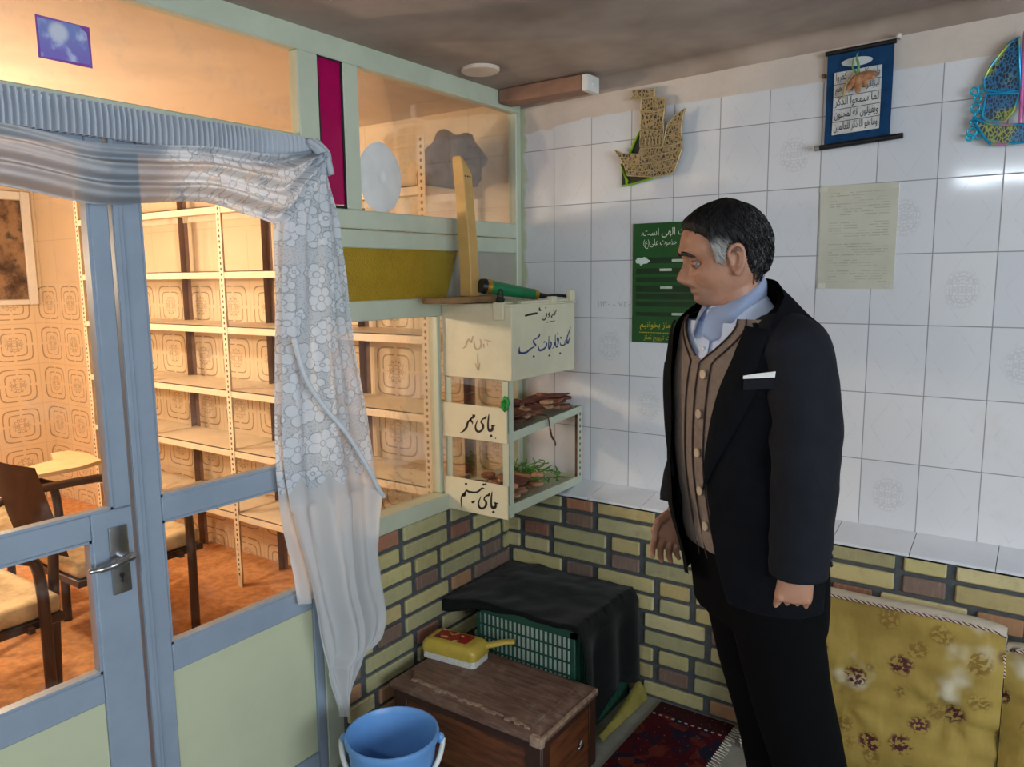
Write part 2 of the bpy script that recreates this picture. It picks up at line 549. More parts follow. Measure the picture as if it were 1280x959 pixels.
# brick dado: courses laid in pairs, long and short bricks alternating
def bricks(b, cl, length, top, put, seed, start):
    rnd = random.Random(seed)
    yel = [(186, 174, 124), (178, 168, 118), (190, 178, 134), (170, 164, 122), (176, 160, 112), (162, 156, 118)]
    red = [(150, 102, 80), (138, 96, 82), (122, 98, 88), (166, 124, 92), (116, 96, 88)]
    pitch = .0655; h = .051; k = 0; z = top - .006
    while z > .03:
        pair = (k // 2) % 2
        x = start + (-.39 if pair else -.195)
        z0 = max(z - h, .012)
        while x < length:
            for (w, isred) in ((.112, .62), (.228, .06)):
                a, c = max(x, .002), min(x + w, length - .002)
                if c - a > .012:
                    r = rnd.random()
                    tone = rnd.choice(red) if r < isred else rnd.choice(yel)
                    vs = put(a, c, z0, z)
                    l = lin(tone); q = rnd.uniform(.98, 1.28)
                    for v in vs:
                        for f in v.link_faces:
                            for lp in f.loops: lp[cl] = (l[0] * q, l[1] * q, l[2] * q, 1)
                x += w + .025
        z -= pitch; k += 1

YB, XB = -.14, .02
b = MB(); b.box((0.0, YB + .006, 0), (XE, 0.0, .722))
dado = struct('trim_1', b, M['mortar'], 'yellow and red brick dado below the tile wall on the right', 'brick dado')
b = MB(); cl = b.b.loops.layers.float_color.new('tone')
bricks(b, cl, XE, .722, lambda a, c, z0, z1: b.box((a, YB - .004, z0), (c, YB + .02, z1), .004), 3, .098)
obj('brick_courses', b, M['brick'], dado, 30)
b = MB(); b.box((-.04, -1.04, 0), (XB - .006, 0, .716))
dado = struct('trim_2', b, M['mortar'], 'yellow and red brick dado below the glazed partition, left of the corner', 'brick dado')
b = MB(); cl = b.b.loops.layers.float_color.new('tone')
bricks(b, cl, .9, .716, lambda a, c, z0, z1: b.box((XB - .02, YB - c, z0), (XB + .004, YB - a, z1), .004), 5, .06)
obj('brick_courses', b, M['brick'], dado, 30)
# ledge of white tiles on the dado
b = MB(); x = .0
edges = [.0, .172, .389, .607, .824, 1.041, 1.258, 1.476, 1.694, 1.912, 2.13, 2.35, 2.57, 2.79, 3.0, 3.4, 3.8, XE]
for a, c in zip(edges[:-1], edges[1:]):
    b.prism([(a + .001, .0, .747), (c - .001, .0, .747), (c - .001, -.146, .722), (a + .001, -.146, .722)], (0, 0, -.009))
ld = struct('trim_3', b, M['ledge'], 'sloping ledge of white tiles on top of the brick dado', 'ledge')
b = MB(); b.prism([(0, 0, .742), (XE, 0, .742), (XE, -.144, .717), (0, -.144, .717)], (0, 0, -.01))
obj('mortar_bed', b, M['mortar'], ld)

# ================================================================ glazed partition
G0, G1 = -.04, 0.0
b = MB()
def gb(y0, y1, z0, z1, x0=G0, x1=G1, bev=.003): b.box((x0, y0, z0), (x1, y1, z1), bev)
gb(-2.28, 0, 2.184, 2.25)
gb(-2.229, -1.1075, 1.872, 1.953)
gb(-1.107, -1.034, 0, 2.1838)
gb(-.937, -.876, 1.7575, 2.1838)
gb(-1.0338, -.0343, 1.7, 1.757); gb(-1.0338, -.0343, 1.642, 1.697)
gb(-1.0338, -.985, 1.4785, 1.6415)
gb(-1.0338, -.0343, 1.414, 1.478)
gb(-.034, 0, .7725, 2.1838)
gb(-.536, -.517, .7725, 1.4137)
gb(-1.034, 0, .712, .772, G0, .026)
gb(-2.28, -2.23, 0, 2.1838)
part = struct('trim_6', b, M['green'], 'pale green painted metal frame of the glazed partition', 'window frame')

def pane(name, poly, mat, label, cat='window', x=-.02, th=.004):
    b = MB(); b.prism([(x - th, p[0], p[1]) for p in poly], (th, 0, 0))
    return struct(name, b, mat, label, cat)
def rect(y0, y1, z0, z1): return [(y0, z0), (y1, z0), (y1, z1), (y0, z1)]
pane('window_1', rect(-2.23, -1.10, 1.95, 2.186), M['glass'], 'wide transom pane above the blue doors')
def magenta():
    t = NT('magenta_glass'); co = t.coords(); n = t.noise(co, 20, 4)
    c = t.mix(n, lin((196, 8, 110)), lin((168, 4, 92)))
    p = t.bsdf(c, .12)
    tr = t.new('ShaderNodeBsdfTranslucent'); t.link(c, tr.inputs[0])
    mx = t.new('ShaderNodeMixShader'); mx.inputs[0].default_value = .4
    t.link(p.outputs[0], mx.inputs[1]); t.link(tr.outputs[0], mx.inputs[2])
    return t.done(mx.outputs[0])
pane('window_2', [(-1.030, 1.765), (-.939, 1.77), (-.939, 2.181), (-1.030, 2.186)], magenta(), 'narrow upright magenta coloured glass pane', x=-.008)
b = MB()
for (y0, y1, z0, z1) in ((-1.034, -1.028, 1.757, 2.186), (-.943, -.937, 1.757, 2.186), (-1.034, -.937, 2.18, 2.187), (-1.034, -.937, 1.757, 1.766)): b.box((-.012, y0, z0), (-.004, y1, z1))
struct('trim_7', b, M['dark'], 'dark putty line round the magenta pane', 'putty')
pane('window_3', rect(-.878, -.032, 1.755, 2.186), M['glass'], 'right transom pane with a white round disc stuck on it')
def amber():
    t = NT('yellow_figured_glass'); co = t.coords()
    n = t.voro(co, 160)
    c = t.mix(t.noise(co, 12, 4), lin((196, 168, 44)), lin((170, 142, 26)))
    p = t.bsdf(c, .22, 0, t.bump(n, .8, .004))
    tr = t.new('ShaderNodeBsdfTranslucent'); t.link(c, tr.inputs[0])
    mx = t.new('ShaderNodeMixShader'); mx.inputs[0].default_value = .3
    t.link(p.outputs[0], mx.inputs[1]); t.link(tr.outputs[0], mx.inputs[2])
    return t.done(mx.outputs[0])
pane('window_4', [(-.985, 1.476), (-.475, 1.476), (-.405, 1.642), (-.985, 1.642)], amber(), 'yellow figured glass pane cut on a slant', x=-.006)
pane('window_5', rect(-.60, -.03, 1.476, 1.642), simple('frosted_grey', (170, 166, 152), .3, var=.05), 'grey frosted pane right of the yellow glass', x=-.014)
pane('window_6', rect(-1.034, -.536, .77, 1.416), M['glass'], 'large lower pane of the partition left of the cream box')
pane('window_7', rect(-.517, -.034, .77, 1.416), M['glass'], 'lower pane behind the open shelf unit')

# doors ---------------------------------------------------------------
def door(name, y0, y1, sl, sr, up_r, low_r, label):
    """y0<y1 ; sl, sr widths of stiles left/right"""
    root = thing(name, label, 'door', (0, (y0 + y1) / 2, 0), kind='structure')
    oy = (y0 + y1) / 2
    f = MB()
    def fb(a, c, z0, z1, x0=-.036, x1=0.0, bev=.003): f.box((x0, a - oy, z0), (x1, c - oy, z1), bev)
    fb(y0, y0 + sl, .01, 1.87); 
    fb(y1 - up_r, y1, 1.0165, 1.87); fb(y1 - low_r, y1, .01, 1.0162)
    for (z0, z1, r_) in ((1.852, 1.87, up_r), (.955, 1.016, low_r), (.558, .63, low_r), (.01, .09, low_r)): fb(y0 + sl + .0003, y1 - r_ - .0003, z0, z1, -.0355, -.0003)
    # glazing beads
    for (a, c, z0, z1) in ((y0 + sl, y1 - up_r, 1.016, 1.852), (y0 + sl, y1 - low_r, .63, .955)):
        for zz in (z0, z1 - .006): fb(a, c, zz, zz + .006, -.03, -.004, 0)
        for yy in (a, c - .006): fb(yy, yy + .006, z0, z1, -.03, -.004, 0)
    obj('frame', f, M['blue'], root)
    for (a, c, z0, z1) in ((y0 + sl, y1 - up_r, 1.016, 1.852), (y0 + sl, y1 - low_r, .63, .955)):
        g = MB(); g.box((-.02, a - oy, z0), (-.016, c - oy, z1)); obj('pane', g, M['glass'], root)
    p = MB(); p.box((-.03, y0 + sl - oy, .09), (-.006, y1 - low_r - oy, .558), .002)
    obj('kick_panel', p, M['panel'], root)
    return root, oy
d1, oy = door('door_1', -1.662, -1.109, .065, .033, .033, .033, 'right leaf of the blue metal glazed double door, behind the lace curtain')
a = MB(); a.box((0, -1.667 - oy, .01), (.007, -1.643 - oy, 1.87), .002); a.box((.007, -1.667 - oy, .01), (.011, -1.655 - oy, 1.87), .001)
obj('cover_strip', a, M['blue'], d1)
d2, oy = door('door_2', -2.228, -1.672, .06, .043, .043, .098, 'left leaf of the blue metal glazed double door with the steel lever handle')
pl = MB(); pl.box((0, -1.735 - oy, .812), (.006, -1.690 - oy, .976), .004, seg=2)
plate = obj('lock_plate', pl, M['chrome'], d2)
k = MB(); k.lathe([(.0, 0), (.006, 0), (.006, .003), (0, .003)], 12)
for v in k.b.verts: v.co = V(.0045 + v.co.z, v.co.x - 1.712 - oy, v.co.y + .857)
k.box((.0045, -1.7145 - oy, .838), (.0075, -1.7095 - oy, .857))
obj('keyhole', k, M['dark'], plate)
h = MB()
h.tube([V(.004, -1.708 - oy, .902), V(.03, -1.708 - oy, .902)], .011, 14)
h.tube(spline([V(.03, -1.697 - oy, .903), V(.036, -1.715 - oy, .903), V(.038, -1.745 - oy, .898), V(.036, -1.775 - oy, .896), V(.033, -1.80 - oy, .898)], 5), [.011] * 5 + [.010] * 6 + [.008] * 5 + [.006] * 4 + [.004], 12)
obj('lever_handle', h, M['chrome'], d2, 60)

# ================================================================ room behind the glass
M['shelf'] = simple('cream_shelf_metal', (232, 216, 190), .5, var=.05, scale=6)
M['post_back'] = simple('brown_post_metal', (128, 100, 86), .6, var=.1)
M['hole'] = simple('slot_shadow', (84, 66, 52), .8)
rk = thing('shelving_rack', 'long cream slotted metal shelving rack against the beige tile wall', 'shelf', (-1.5, -.2, 0))
RX = [-2.86, -2.24, -1.52, -.85, -.232]
for x in RX:
    for y, sgn in ((-.335, 1), (-.045, -1)):
        p = MB()
        p.box((x - .018, y, 0), (x + .018, y + .002 * sgn, 2.08)); p.box((x - .018, y, 0), (x - .016, y + .035 * sgn, 2.08))
        n0 = len(p.b.faces)
        for i in range(78):
            z = .06 + i * .026
            e = -.0006 * sgn
            p.quad([V(x - .005, y + e, z), V(x + .005, y + e, z), V(x + .005, y + e, z + .012), V(x - .005, y + e, z + .012)])
            p.quad([V(x - .0186, y + .013 * sgn, z), V(x - .0186, y + .022 * sgn, z), V(x - .0186, y + .022 * sgn, z + .012), V(x - .0186, y + .013 * sgn, z + .012)])
        for f in list(p.b.faces)[n0:]: f.material_index = 1
        for v in p.b.verts: v.co -= V(-1.5, -.2, 0)
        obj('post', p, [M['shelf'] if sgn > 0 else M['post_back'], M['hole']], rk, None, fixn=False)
for a, c in zip(RX[:-1], RX[1:]):
    for z in (1.9, 1.59, 1.325, 1.01, .71, .385):
        s = MB()
        s.box((a + .002, -.333, z - .004), (c - .002, -.047, z), 0)
        s.box((a + .002, -.333, z - .035), (c - .002, -.330, z), 0); s.box((a + .002, -.05, z - .035), (c - .002, -.047, z), 0)
        for v in s.b.verts: v.co -= V(-1.5, -.2, 0)
        obj('shelf', s, M['shelf'], rk)
# dark sack on the top shelf
b = MB()
def sack(u, v):
    th = 2 * pi * u; ph = pi * v
    d = V(sin(ph) * cos(th), sin(ph) * sin(th), -cos(ph))
    r = 1 + .22 * mnoise.noise(d * 2.2) + .10 * mnoise.noise(d * 5.5)
    z = max(d.z * .13 * r, -.075)
    return V(-.21 + d.x * .15 * r, -.185 + d.y * .085 * r, 1.977 + z)
b.grid(sack, 40, 24)
bmesh.ops.remove_doubles(b.b, verts=b.b.verts[:], dist=.0005)
tag(obj('cloth_sack', b, simple('grey_cloth', (112, 100, 98), .85, var=.2, scale=20, bump=.3), None, 90), 'dark grey bundle on the top shelf seen through the right transom pane', 'sack')
# framed picture on the far wall
b = MB(); root = thing('framed_picture', 'dark framed picture hanging on the far beige tile wall', 'picture', (-4.08, -.42, 1.75))
for (y0, y1, z0, z1) in ((-.10, -.04, 1.39, 2.16), (-.86, -.80, 1.39, 2.16), (-.80, -.10, 2.10, 2.16), (-.80, -.10, 1.39, 1.43)): b.box((-.018, y0 + .42, z0 - 1.75), (.02, y1 + .42, z1 - 1.75), .006)
obj('picture_frame', b, M['white'], root)
b = MB(); b.box((-.018, -.38, -.32), (.004, .32, .35))
t = NT('dark_painting'); co = t.coords(); n = t.noise(co, 6, 6, .7)
c = t.mix(t.ramp(n, .35, .6), lin((54, 34, 26)), lin((150, 120, 92))); c = t.mix(t.ramp(t.noise(co, 14, 5), .55, .7), c, lin((60, 66, 62)))
obj('canvas', b, t.done(t.bsdf(c, .3).outputs[0]), root)

# tubular arm chairs
M['tube'] = simple('dark_brown_tube', (62, 40, 32), .35, .2, var=.1)
M['leather'] = simple('dark_backrest', (74, 48, 40), .5, var=.15)
M['seatcover'] = simple('beige_seat_under_plastic', (214, 190, 150), .22, var=.2, scale=9, bump=.5, bscale=12)
M['tablet'] = simple('wooden_writing_tablet', (224, 186, 140), .4, var=.06)
def armchair(loc, rz, label, tablet, arm=.68):
    r = thing('arm_chair', label, 'chair', loc, rz, 'tubular arm chairs')
    b = MB(); b.box((-.235, -.23, .40), (.235, .30, .47), .03, seg=3); obj('seat', b, M['seatcover'], r, 60)
    b = MB(); b.box((-.24, -.235, .37), (.24, .305, .40), .004); obj('seat_frame', b, M['tube'], r)
    b = MB()
    def bk(u, v): return V(-.22 + .44 * u, -.25 - .09 * v - .03 * sin(pi * u), .5 + .37 * v)
    rows = b.grid(bk, 12, 8)
    bmesh.ops.solidify(b.b, geom=b.b.faces[:], thickness=.04)
    obj('backrest', b, M['leather'], r, 60)
    for s in (-1, 1):
        b = MB(); x = s * .275
        b.tube(spline([V(x, .22, 0), V(x, .22, arm - .12), V(x, .17, arm - .02), V(x, .05, arm), V(x, -.2, arm), V(x, -.30, arm - .03), V(x, -.33, arm - .12), V(x, -.36, 0)], 7), .019, 10)
        obj('side_frame', b, M['tube'], r, 60)
        for yb in (-.1, .18):
            b = MB(); b.bar((x, yb, .385), (s * .235, yb, .385), .02, .02); obj('bracket', b, M['tube'], r)
    if tablet:
        b = MB()
        pts = [(.16, -.12), (.33, -.14), (.345, .30), (.30, .42), (.1, .46), (-.05, .44), (-.06, .36), (.10, .30), (.15, .15)]
        b.prism([V(x, y, arm + .02) for x, y in pts], (0, 0, .018)); obj('writing_tablet', b, M['tablet'], r)
    return r
armchair((-1.235, -1.71, 0), 0, 'tubular arm chair with plastic covered seat right behind the left blue door leaf', False, .66)
armchair((-2.13, -1.24, 0), 0, 'tubular arm chair with a wooden writing tablet, seen over the nearer chair', True, .68)
armchair((-1.475, -1.01, 0), 0, 'tubular arm chair seen through the right blue door leaf', False, .66)
# glow material for a bulb in that room; no mesh uses it
t = NT('bulb_glow'); e = t.new('ShaderNodeEmission'); e.inputs[0].default_value = (1, .62, .28, 1); e.inputs[1].default_value = 60
M['bulb'] = t.done(e.outputs[0])
# ================================================================ lace curtain
def lace_material():
    t = NT('white_lace'); co = t.coords(); X = t.sep(co)
    yz = t.comb(X[1], X[2], 0.0)
    def flowers(scale, off, R, n, ph):
        v = t.new('ShaderNodeTexVoronoi', voronoi_dimensions='2D'); v.inputs['Scale'].default_value = scale; v.inputs['Randomness'].default_value = .75
        q = t.comb(t.math('ADD', X[1], off), t.math('ADD', X[2], off * 1.7), 0.0)
        t.link(q, v.inputs['Vector'])
        d = t.new('ShaderNodeVectorMath', operation='SUBTRACT'); t.link(q, d.inputs[0]); t.link(v.outputs['Position'], d.inputs[1])
        D = t.sep(d.outputs[0])
        r = t.math('SQRT', t.math('ADD', t.math('MULTIPLY', D[0], D[0]), t.math('MULTIPLY', D[1], D[1])))
        k = t.sep(v.outputs['Color'])
        a = t.math('ADD', t.math('ARCTAN2', D[1], D[0]), t.math('MULTIPLY', k[0], 6.28))
        pet = t.math('ABSOLUTE', t.math('COSINE', t.math('MULTIPLY', a, n / 2)))
        rad = t.math('MULTIPLY', t.math('ADD', .55, t.math('MULTIPLY', t.math('POWER', pet, .6), .45)), t.math('MULTIPLY', R, t.math('ADD', .75, t.math('MULTIPLY', k[1], .4))))
        ins = t.math('SUBTRACT', rad, r)
        fill = t.ramp(ins, .0, .0025)
        line = t.math('SUBTRACT', 1.0, t.ramp(t.math('ABSOLUTE', ins), .0006, .0026))
        gap = t.math('MULTIPLY', t.math('SUBTRACT', 1.0, t.ramp(pet, .06, .24)), t.math('MULTIPLY', fill, t.ramp(r, .008, .012)))
        ring = t.math('SUBTRACT', 1.0, t.ramp(t.math('ABSOLUTE', t.math('SUBTRACT', r, R * .22)), .0006, .0024))
        return fill, t.math('MAXIMUM', t.math('MAXIMUM', line, t.math('MULTIPLY', gap, .8)), ring)
    f1, l1 = flowers(11.5, .0, .040, 5, 0)
    f2, l2 = flowers(17, .37, .024, 4, 1)
    pet = t.math('MAXIMUM', f1, f2)
    line = t.math('MAXIMUM', l1, t.math('MULTIPLY', l2, t.math('SUBTRACT', 1.0, f1)))
    net = t.ramp(t.voro(yz, 170, 'DISTANCE_TO_EDGE'), .14, .28)   # holes
    zb = t.math('ADD', X[2], t.math('MULTIPLY', t.math('ABSOLUTE', t.math('SINE', t.math('MULTIPLY', t.math('ADD', X[1], .03), 34))), .05))
    zone = t.math('MULTIPLY', t.ramp(zb, -.905, -.90), t.math('SUBTRACT', 1.0, t.ramp(X[2], -.03, -.015)))
    zone = t.math('MULTIPLY', zone, t.ramp(X[1], -.50, -.40))
    opq_net = t.math('SUBTRACT', .90, t.math('MULTIPLY', net, .26))
    opq_lace = t.math('ADD', t.math('MULTIPLY', pet, .95), t.math('MULTIPLY', opq_net, t.math('SUBTRACT', 1.0, pet)))
    opq = t.math('ADD', t.math('MULTIPLY', zone, opq_lace), t.math('MULTIPLY', t.math('SUBTRACT', 1.0, zone), .88), clamp=True)
    plain = t.mix(t.ramp(X[2], -.5, -.4), lin((214, 214, 215)), lin((172, 181, 191)))  # swag greyer than the tail: its shade is put into the colour
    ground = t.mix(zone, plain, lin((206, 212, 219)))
    c = t.mix(t.math('MULTIPLY', zone, pet), ground, lin((222, 227, 233)))
    c = t.mix(t.math('MULTIPLY', t.math('MULTIPLY', line, zone), .62), c, lin((136, 146, 160)))
    d = t.new('ShaderNodeBsdfDiffuse'); t.link(c, d.inputs[0])
    tl = t.new('ShaderNodeBsdfTranslucent'); t.link(c, tl.inputs[0])
    a = t.new('ShaderNodeMixShader'); a.inputs[0].default_value = .25
    t.link(d.outputs[0], a.inputs[1]); t.link(tl.outputs[0], a.inputs[2])
    tr = t.new('ShaderNodeBsdfTransparent')
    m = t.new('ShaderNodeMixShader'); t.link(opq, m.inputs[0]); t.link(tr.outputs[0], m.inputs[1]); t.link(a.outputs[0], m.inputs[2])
    return t.done(m.outputs[0])
M['lace'] = lace_material()
M['header'] = simple('curtain_header_cloth', (184, 191, 200), .8, var=.04, scale=10)
cur = thing('lace_curtain', 'white lace curtain swagged over the blue doors and tied back into a long hanging tail', 'curtain', (.03, -1.1, 1.9))
def cl_(p): return V(p[0] - .03, p[1] + 1.1, p[2] - 1.9)
def header(u, v):
    y = -2.26 + 1.165 * u
    top = 1.938 + .002 * sin(y * 9); bot = 1.862 + (.03 * max(0, (y + 1.35) / .25) if y > -1.35 else 0)
    amp = .011 * (1 if y < -1.33 else max(0, (-1.13 - y) / .2) * .8 + .06)
    ph = y / .0145 + .35 * sin(y * 23)
    return cl_((.022 + amp * sin(2 * pi * ph) + .004 * sin(pi * v) + (.012 * max(0, (y + 1.25) / .15)), y, top + (bot - top) * v))
b = MB(); b.grid(header, 640, 4); obj('gathered_header', b, M['header'], cur, 180)
b = MB(); b.tube([cl_((.012, y, 1.93)) for y in (-2.27, -1.7, -1.08)], .006, 8); obj('curtain_rod', b, M['white'], cur, 60)
sb = [(-2.28, 1.735), (-1.92, 1.738), (-1.72, 1.716), (-1.59, 1.727), (-1.45, 1.738), (-1.31, 1.708), (-1.225, 1.70), (-1.15, 1.79), (-1.085, 1.872)]
stp = [(-2.28, 1.858), (-1.9, 1.857), (-1.74, 1.842), (-1.6, 1.852), (-1.47, 1.866), (-1.3, 1.872), (-1.2, 1.885), (-1.085, 1.91)]
def swag(u, v):
    y = -2.27 + 1.185 * u
    zt, = interp(stp, y); zb, = interp(sb, y)
    z = zt + (zb - zt) * v
    k = 1 - .6 * max(0, (y + 1.3) / .2) if y > -1.3 else 1
    f = .017 * sin(2 * pi * (v * 2.6 + .5 * u + .12 * sin(7 * u))) + .009 * sin(2 * pi * (v * 5.3 - 1.1 * u)) + .004 * mnoise.noise(V(u * 14, v * 5, 3))
    return cl_((.046 + .045 * sin(pi * min(1, v * .9 + .05)) * k + f, y, z))
b = MB(); b.grid(swag, 150, 60); obj('swag', b, M['lace'], cur, 180)
tl_ = [(.225, -1.108, -1.076), (.29, -1.13, -1.055), (.345, -1.152, -1.022), (.380, -1.164, -1.0), (.396, -1.166, -.945), (.43, -1.172, -.918), (.48, -1.182, -.905), (.60, -1.20, -.925), (.702, -1.214, -.93), (.80, -1.238, -.918), (.874, -1.255, -.90), (.93, -1.26, -.91), (1.023, -1.266, -.925),
       (1.2, -1.26, -.957), (1.378, -1.249, -.992), (1.53, -1.236, -1.008), (1.653, -1.227, -1.021), (1.72, -1.21, -1.03), (1.79, -1.175, -1.05), (1.845, -1.145, -1.065), (1.90, -1.10, -1.072)]
def tail(u, v):
    z = 1.90 - 1.69 * u
    l, r = interp(tl_, z)
    y = l + (r - l) * v + .004 * mnoise.noise(V(z * 9, v * 6, 0))
    w = r - l
    f = (.022 if z < .9 else .008) * sin(2 * pi * (v * 2.2 + .25 * sin(2.2 * z))) + (.010 if z < .9 else .005) * sin(2 * pi * (v * 5.1 + .6 * z)) + .006 * mnoise.noise(V(z * 5, v * 9, 5))
    return cl_((.052 + .03 * sin(pi * v) + f * min(1, w / .2), y, z))
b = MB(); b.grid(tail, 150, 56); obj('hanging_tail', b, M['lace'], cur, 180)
# second, narrower sheer layer behind its left edge and a rolled edge crossing the tail
def sheer(u, v):
    z = 1.78 - 1.18 * u
    l, r = interp(tl_, z)
    y = l - .012 + .085 * v + .006 * sin(9 * z)
    return cl_((.03 + .012 * sin(2 * pi * (v * 1.7 + z)), y, z))
b = MB(); b.grid(sheer, 60, 12); obj('sheer_layer', b, M['lace'], cur, 180)
def edge_y(px): return px
b = MB(); b.tube([cl_(p) for p in spline([(.098, -1.246, 1.39), (.105, -1.22, 1.28), (.108, -1.16, 1.19), (.108, -1.08, 1.10), (.104, -1.0, .985), (.095, -.945, .90), (.085, -.912, .865)], 6)], .0075, 8)
obj('rolled_edge', b, simple('white_roll', (212, 217, 222), .8, var=.04), cur, 180)
b = MB()
for i in range(5):
    a = i * 1.3
    b.tube([cl_(p) for p in spline([(.035 + .012 * cos(a), -1.10 + .02 * sin(a), 1.93), (.06 + .012 * cos(a + 1), -1.085 + .016 * sin(a + 1), 1.895), (.06 + .02 * cos(a + 2), -1.09 + .03 * sin(a + 2), 1.84)], 5)], .010, 8)
obj('knot', b, M['header'], cur, 180)
b = MB(); b.tube([V(.0, -1.062, 1.845), V(.035, -1.06, 1.85)], .003, 8); b.sphere((.036, -1.06, 1.85), .006, 8, 6)
tag(obj('curtain_hook', b, M['white'], None, 60), 'small white hook beside the magenta pane above the curtain tail', 'hook')

# ================================================================ cream collecting box
M['cream'] = simple('cream_paint', (222, 216, 186), .35, var=.05, scale=7, bump=.04)
M['ink_blue'] = simple('blue_ink', (36, 62, 122), .4, var=0)
M['ink_black'] = simple('black_ink', (34, 28, 26), .4, var=0)
M['ink_red'] = simple('faded_red_ink', (192, 164, 136), .6, var=0)
BX, BY0, BY1, BZ0, BZ1 = .305, -.515, -.10, 1.20, 1.452
box = thing('donation_box', 'cream metal collecting box with blue handwriting in the corner above the open shelf', 'box', (.15, -.3, BZ0))
o_ = V(.15, -.3, BZ0)
def rel(b):
    for v in b.b.verts: v.co -= o_
    return b
b = MB(); b.box((.004, BY0, BZ0), (BX, BY1, BZ1), .003); obj('body', rel(b), M['cream'], box)
b = MB(); b.box((.002, BY0 - .004, BZ1 - .002), (BX + .004, BY1 + .003, BZ1 + .006), .002); obj('lid', rel(b), M['cream'], box)
b = MB(); b.box((.235, BY0 - .009, 1.405), (.278, BY0 - .003, BZ1 + .012), .002); b.box((.235, BY0 - .007, BZ1 + .006), (.278, BY0 + .05, BZ1 + .012), .002); obj('hasp', rel(b), M['cream'], box)
b = MB(); b.box((.288, -.27, BZ1 + .006), (BX + .006, -.235, BZ1 + .026), .002); b.box((.292, -.14, BZ1 + .006), (BX + .005, -.105, BZ1 + .045), .002); b.box((.285, -.45, BZ1 + .006), (.30, -.12, BZ1 + .014), .001)
obj('hinge_strip', rel(b), M['cream'], box)
b = MB(); b.box((.245, BY0 - .012, BZ1 + .012), (.272, BY0 + .015, BZ1 + .03), .006); b.tube(spline([V(.25, BY0, BZ1 + .028), V(.255, BY0, BZ1 + .052), V(.268, BY0, BZ1 + .05), V(.27, BY0, BZ1 + .028)], 5), .0035, 8)
obj('padlock', rel(b), M['dark'], box, 60)
# face towards the right: blue handwriting (drawn stroke by stroke)
def mapB(x, y):
    u = x / 892.0; t0 = 60 - 42 * u; t1 = 1165 - 170 * u
    v = (y - t0) / (t1 - t0)
    # the strokes were read off a foreshortened face
    uu = u * .95 / (1 + (1 - u) * -.05)
    return V(BX + .0008, BY0 + (BY1 - BY0) * uu, BZ1 - (BZ1 - BZ0) * v) - o_
b = MB()
W = [8, 16, 22, 24, 20, 12, 6]
def S(pts, ws): stroke(b, pts, ws, mapB)
S([(866, 372), (840, 440), (815, 500), (800, 560), (818, 610), (838, 560), (858, 500)], [10, 16, 18, 16, 26, 18, 6])       # kaf
S([(815, 560), (790, 610), (750, 636), (715, 640), (695, 628), (690, 600)], [8, 14, 20, 22, 18, 8])
S([(776, 560), (768, 590), (760, 620)], [6, 12, 12])
S([(690, 520), (702, 535), (715, 522)], [18, 22, 14])
dot(b, 690, 755, 14, mapB)
S([(612, 480), (612, 560), (618, 640), (632, 668), (650, 640), (664, 560), (648, 535), (640, 560), (655, 590)], [8, 12, 16, 20, 16, 20, 22, 14, 8])
S([(655, 452), (645, 470)], [14, 14])
S([(606, 590), (600, 630), (585, 665), (562, 692)], [16, 16, 12, 5])
S([(512, 500), (510, 580), (508, 650), (516, 690), (535, 670), (548, 620), (540, 590), (528, 610)], [8, 12, 18, 26, 18, 18, 16, 8])
dot(b, 518, 790, 16, mapB)
S([(478, 600), (474, 640), (450, 680), (410, 706), (375, 712), (358, 690), (360, 650)], [12, 18, 24, 30, 32, 20, 6])
S([(432, 600), (446, 588), (456, 592)], [18, 22, 14])
S([(372, 465), (368, 500), (340, 530), (305, 548), (285, 570), (296, 610), (318, 632), (290, 660), (240, 690), (190, 735), (140, 748), (100, 738), (92, 700), (98, 655)], [10, 22, 18, 14, 16, 26, 18, 14, 22, 28, 34, 30, 18, 6])
S([(100, 735), (80, 760)], [24, 6])
dot(b, 288, 800, 16, mapB)
obj('blue_handwriting', b, M['ink_blue'], box)
b = MB()
S([(634, 120), (618, 150), (590, 180), (600, 200), (622, 170)], [8, 12, 14, 12, 8])
S([(590, 195), (565, 200), (555, 225), (560, 240), (545, 215)], [10, 12, 14, 12, 8])
S([(522, 160), (508, 190), (520, 205), (500, 245)], [10, 16, 16, 5])
S([(470, 165), (480, 190), (470, 230), (445, 268), (424, 262), (428, 240)], [10, 14, 14, 16, 14, 6])
dot(b, 466, 92, 11, mapB); dot(b, 578, 128, 8, mapB)
S([(478, 308), (545, 292), (612, 282)], [7, 10, 6])
S([(170, 205), (240, 185), (345, 168)], [24, 32, 28])
S([(380, 85), (372, 108), (392, 128), (362, 130)], [12, 18, 18, 8])
obj('black_handwriting', b, M['ink_black'], box)
def mapA(x, y):
    X = 560 + x / 16.0; Y = 410 + y / 16.0
    u = (X - 553) / 87.0
    v = (Y - (385 - 2 * u)) / (85 + 10 * u)
    return V(.004 + (BX - .004) * u, BY0 - .0008, BZ1 - (BZ1 - BZ0) * v) - o_
b = MB()
def S2(pts, ws): stroke(b, pts, ws, mapA)
S2([(750, 250), (820, 265), (890, 285)], [14, 24, 14]); S2([(740, 330), (745, 410)], [24, 22]); S2([(815, 300), (820, 380)], [14, 12])
S2([(670, 235), (690, 310), (670, 400), (610, 440), (560, 390), (555, 280)], [20, 34, 30, 24, 28, 14])
S2([(530, 180), (490, 300), (450, 240), (400, 300), (380, 370), (320, 430)], [28, 26, 26, 24, 26, 16])
S2([(620, 520), (615, 640), (620, 840)], [12, 24, 14]); S2([(570, 720), (625, 850), (660, 710)], [20, 26, 16])
obj('faint_handwriting', b, M['ink_red'], box)

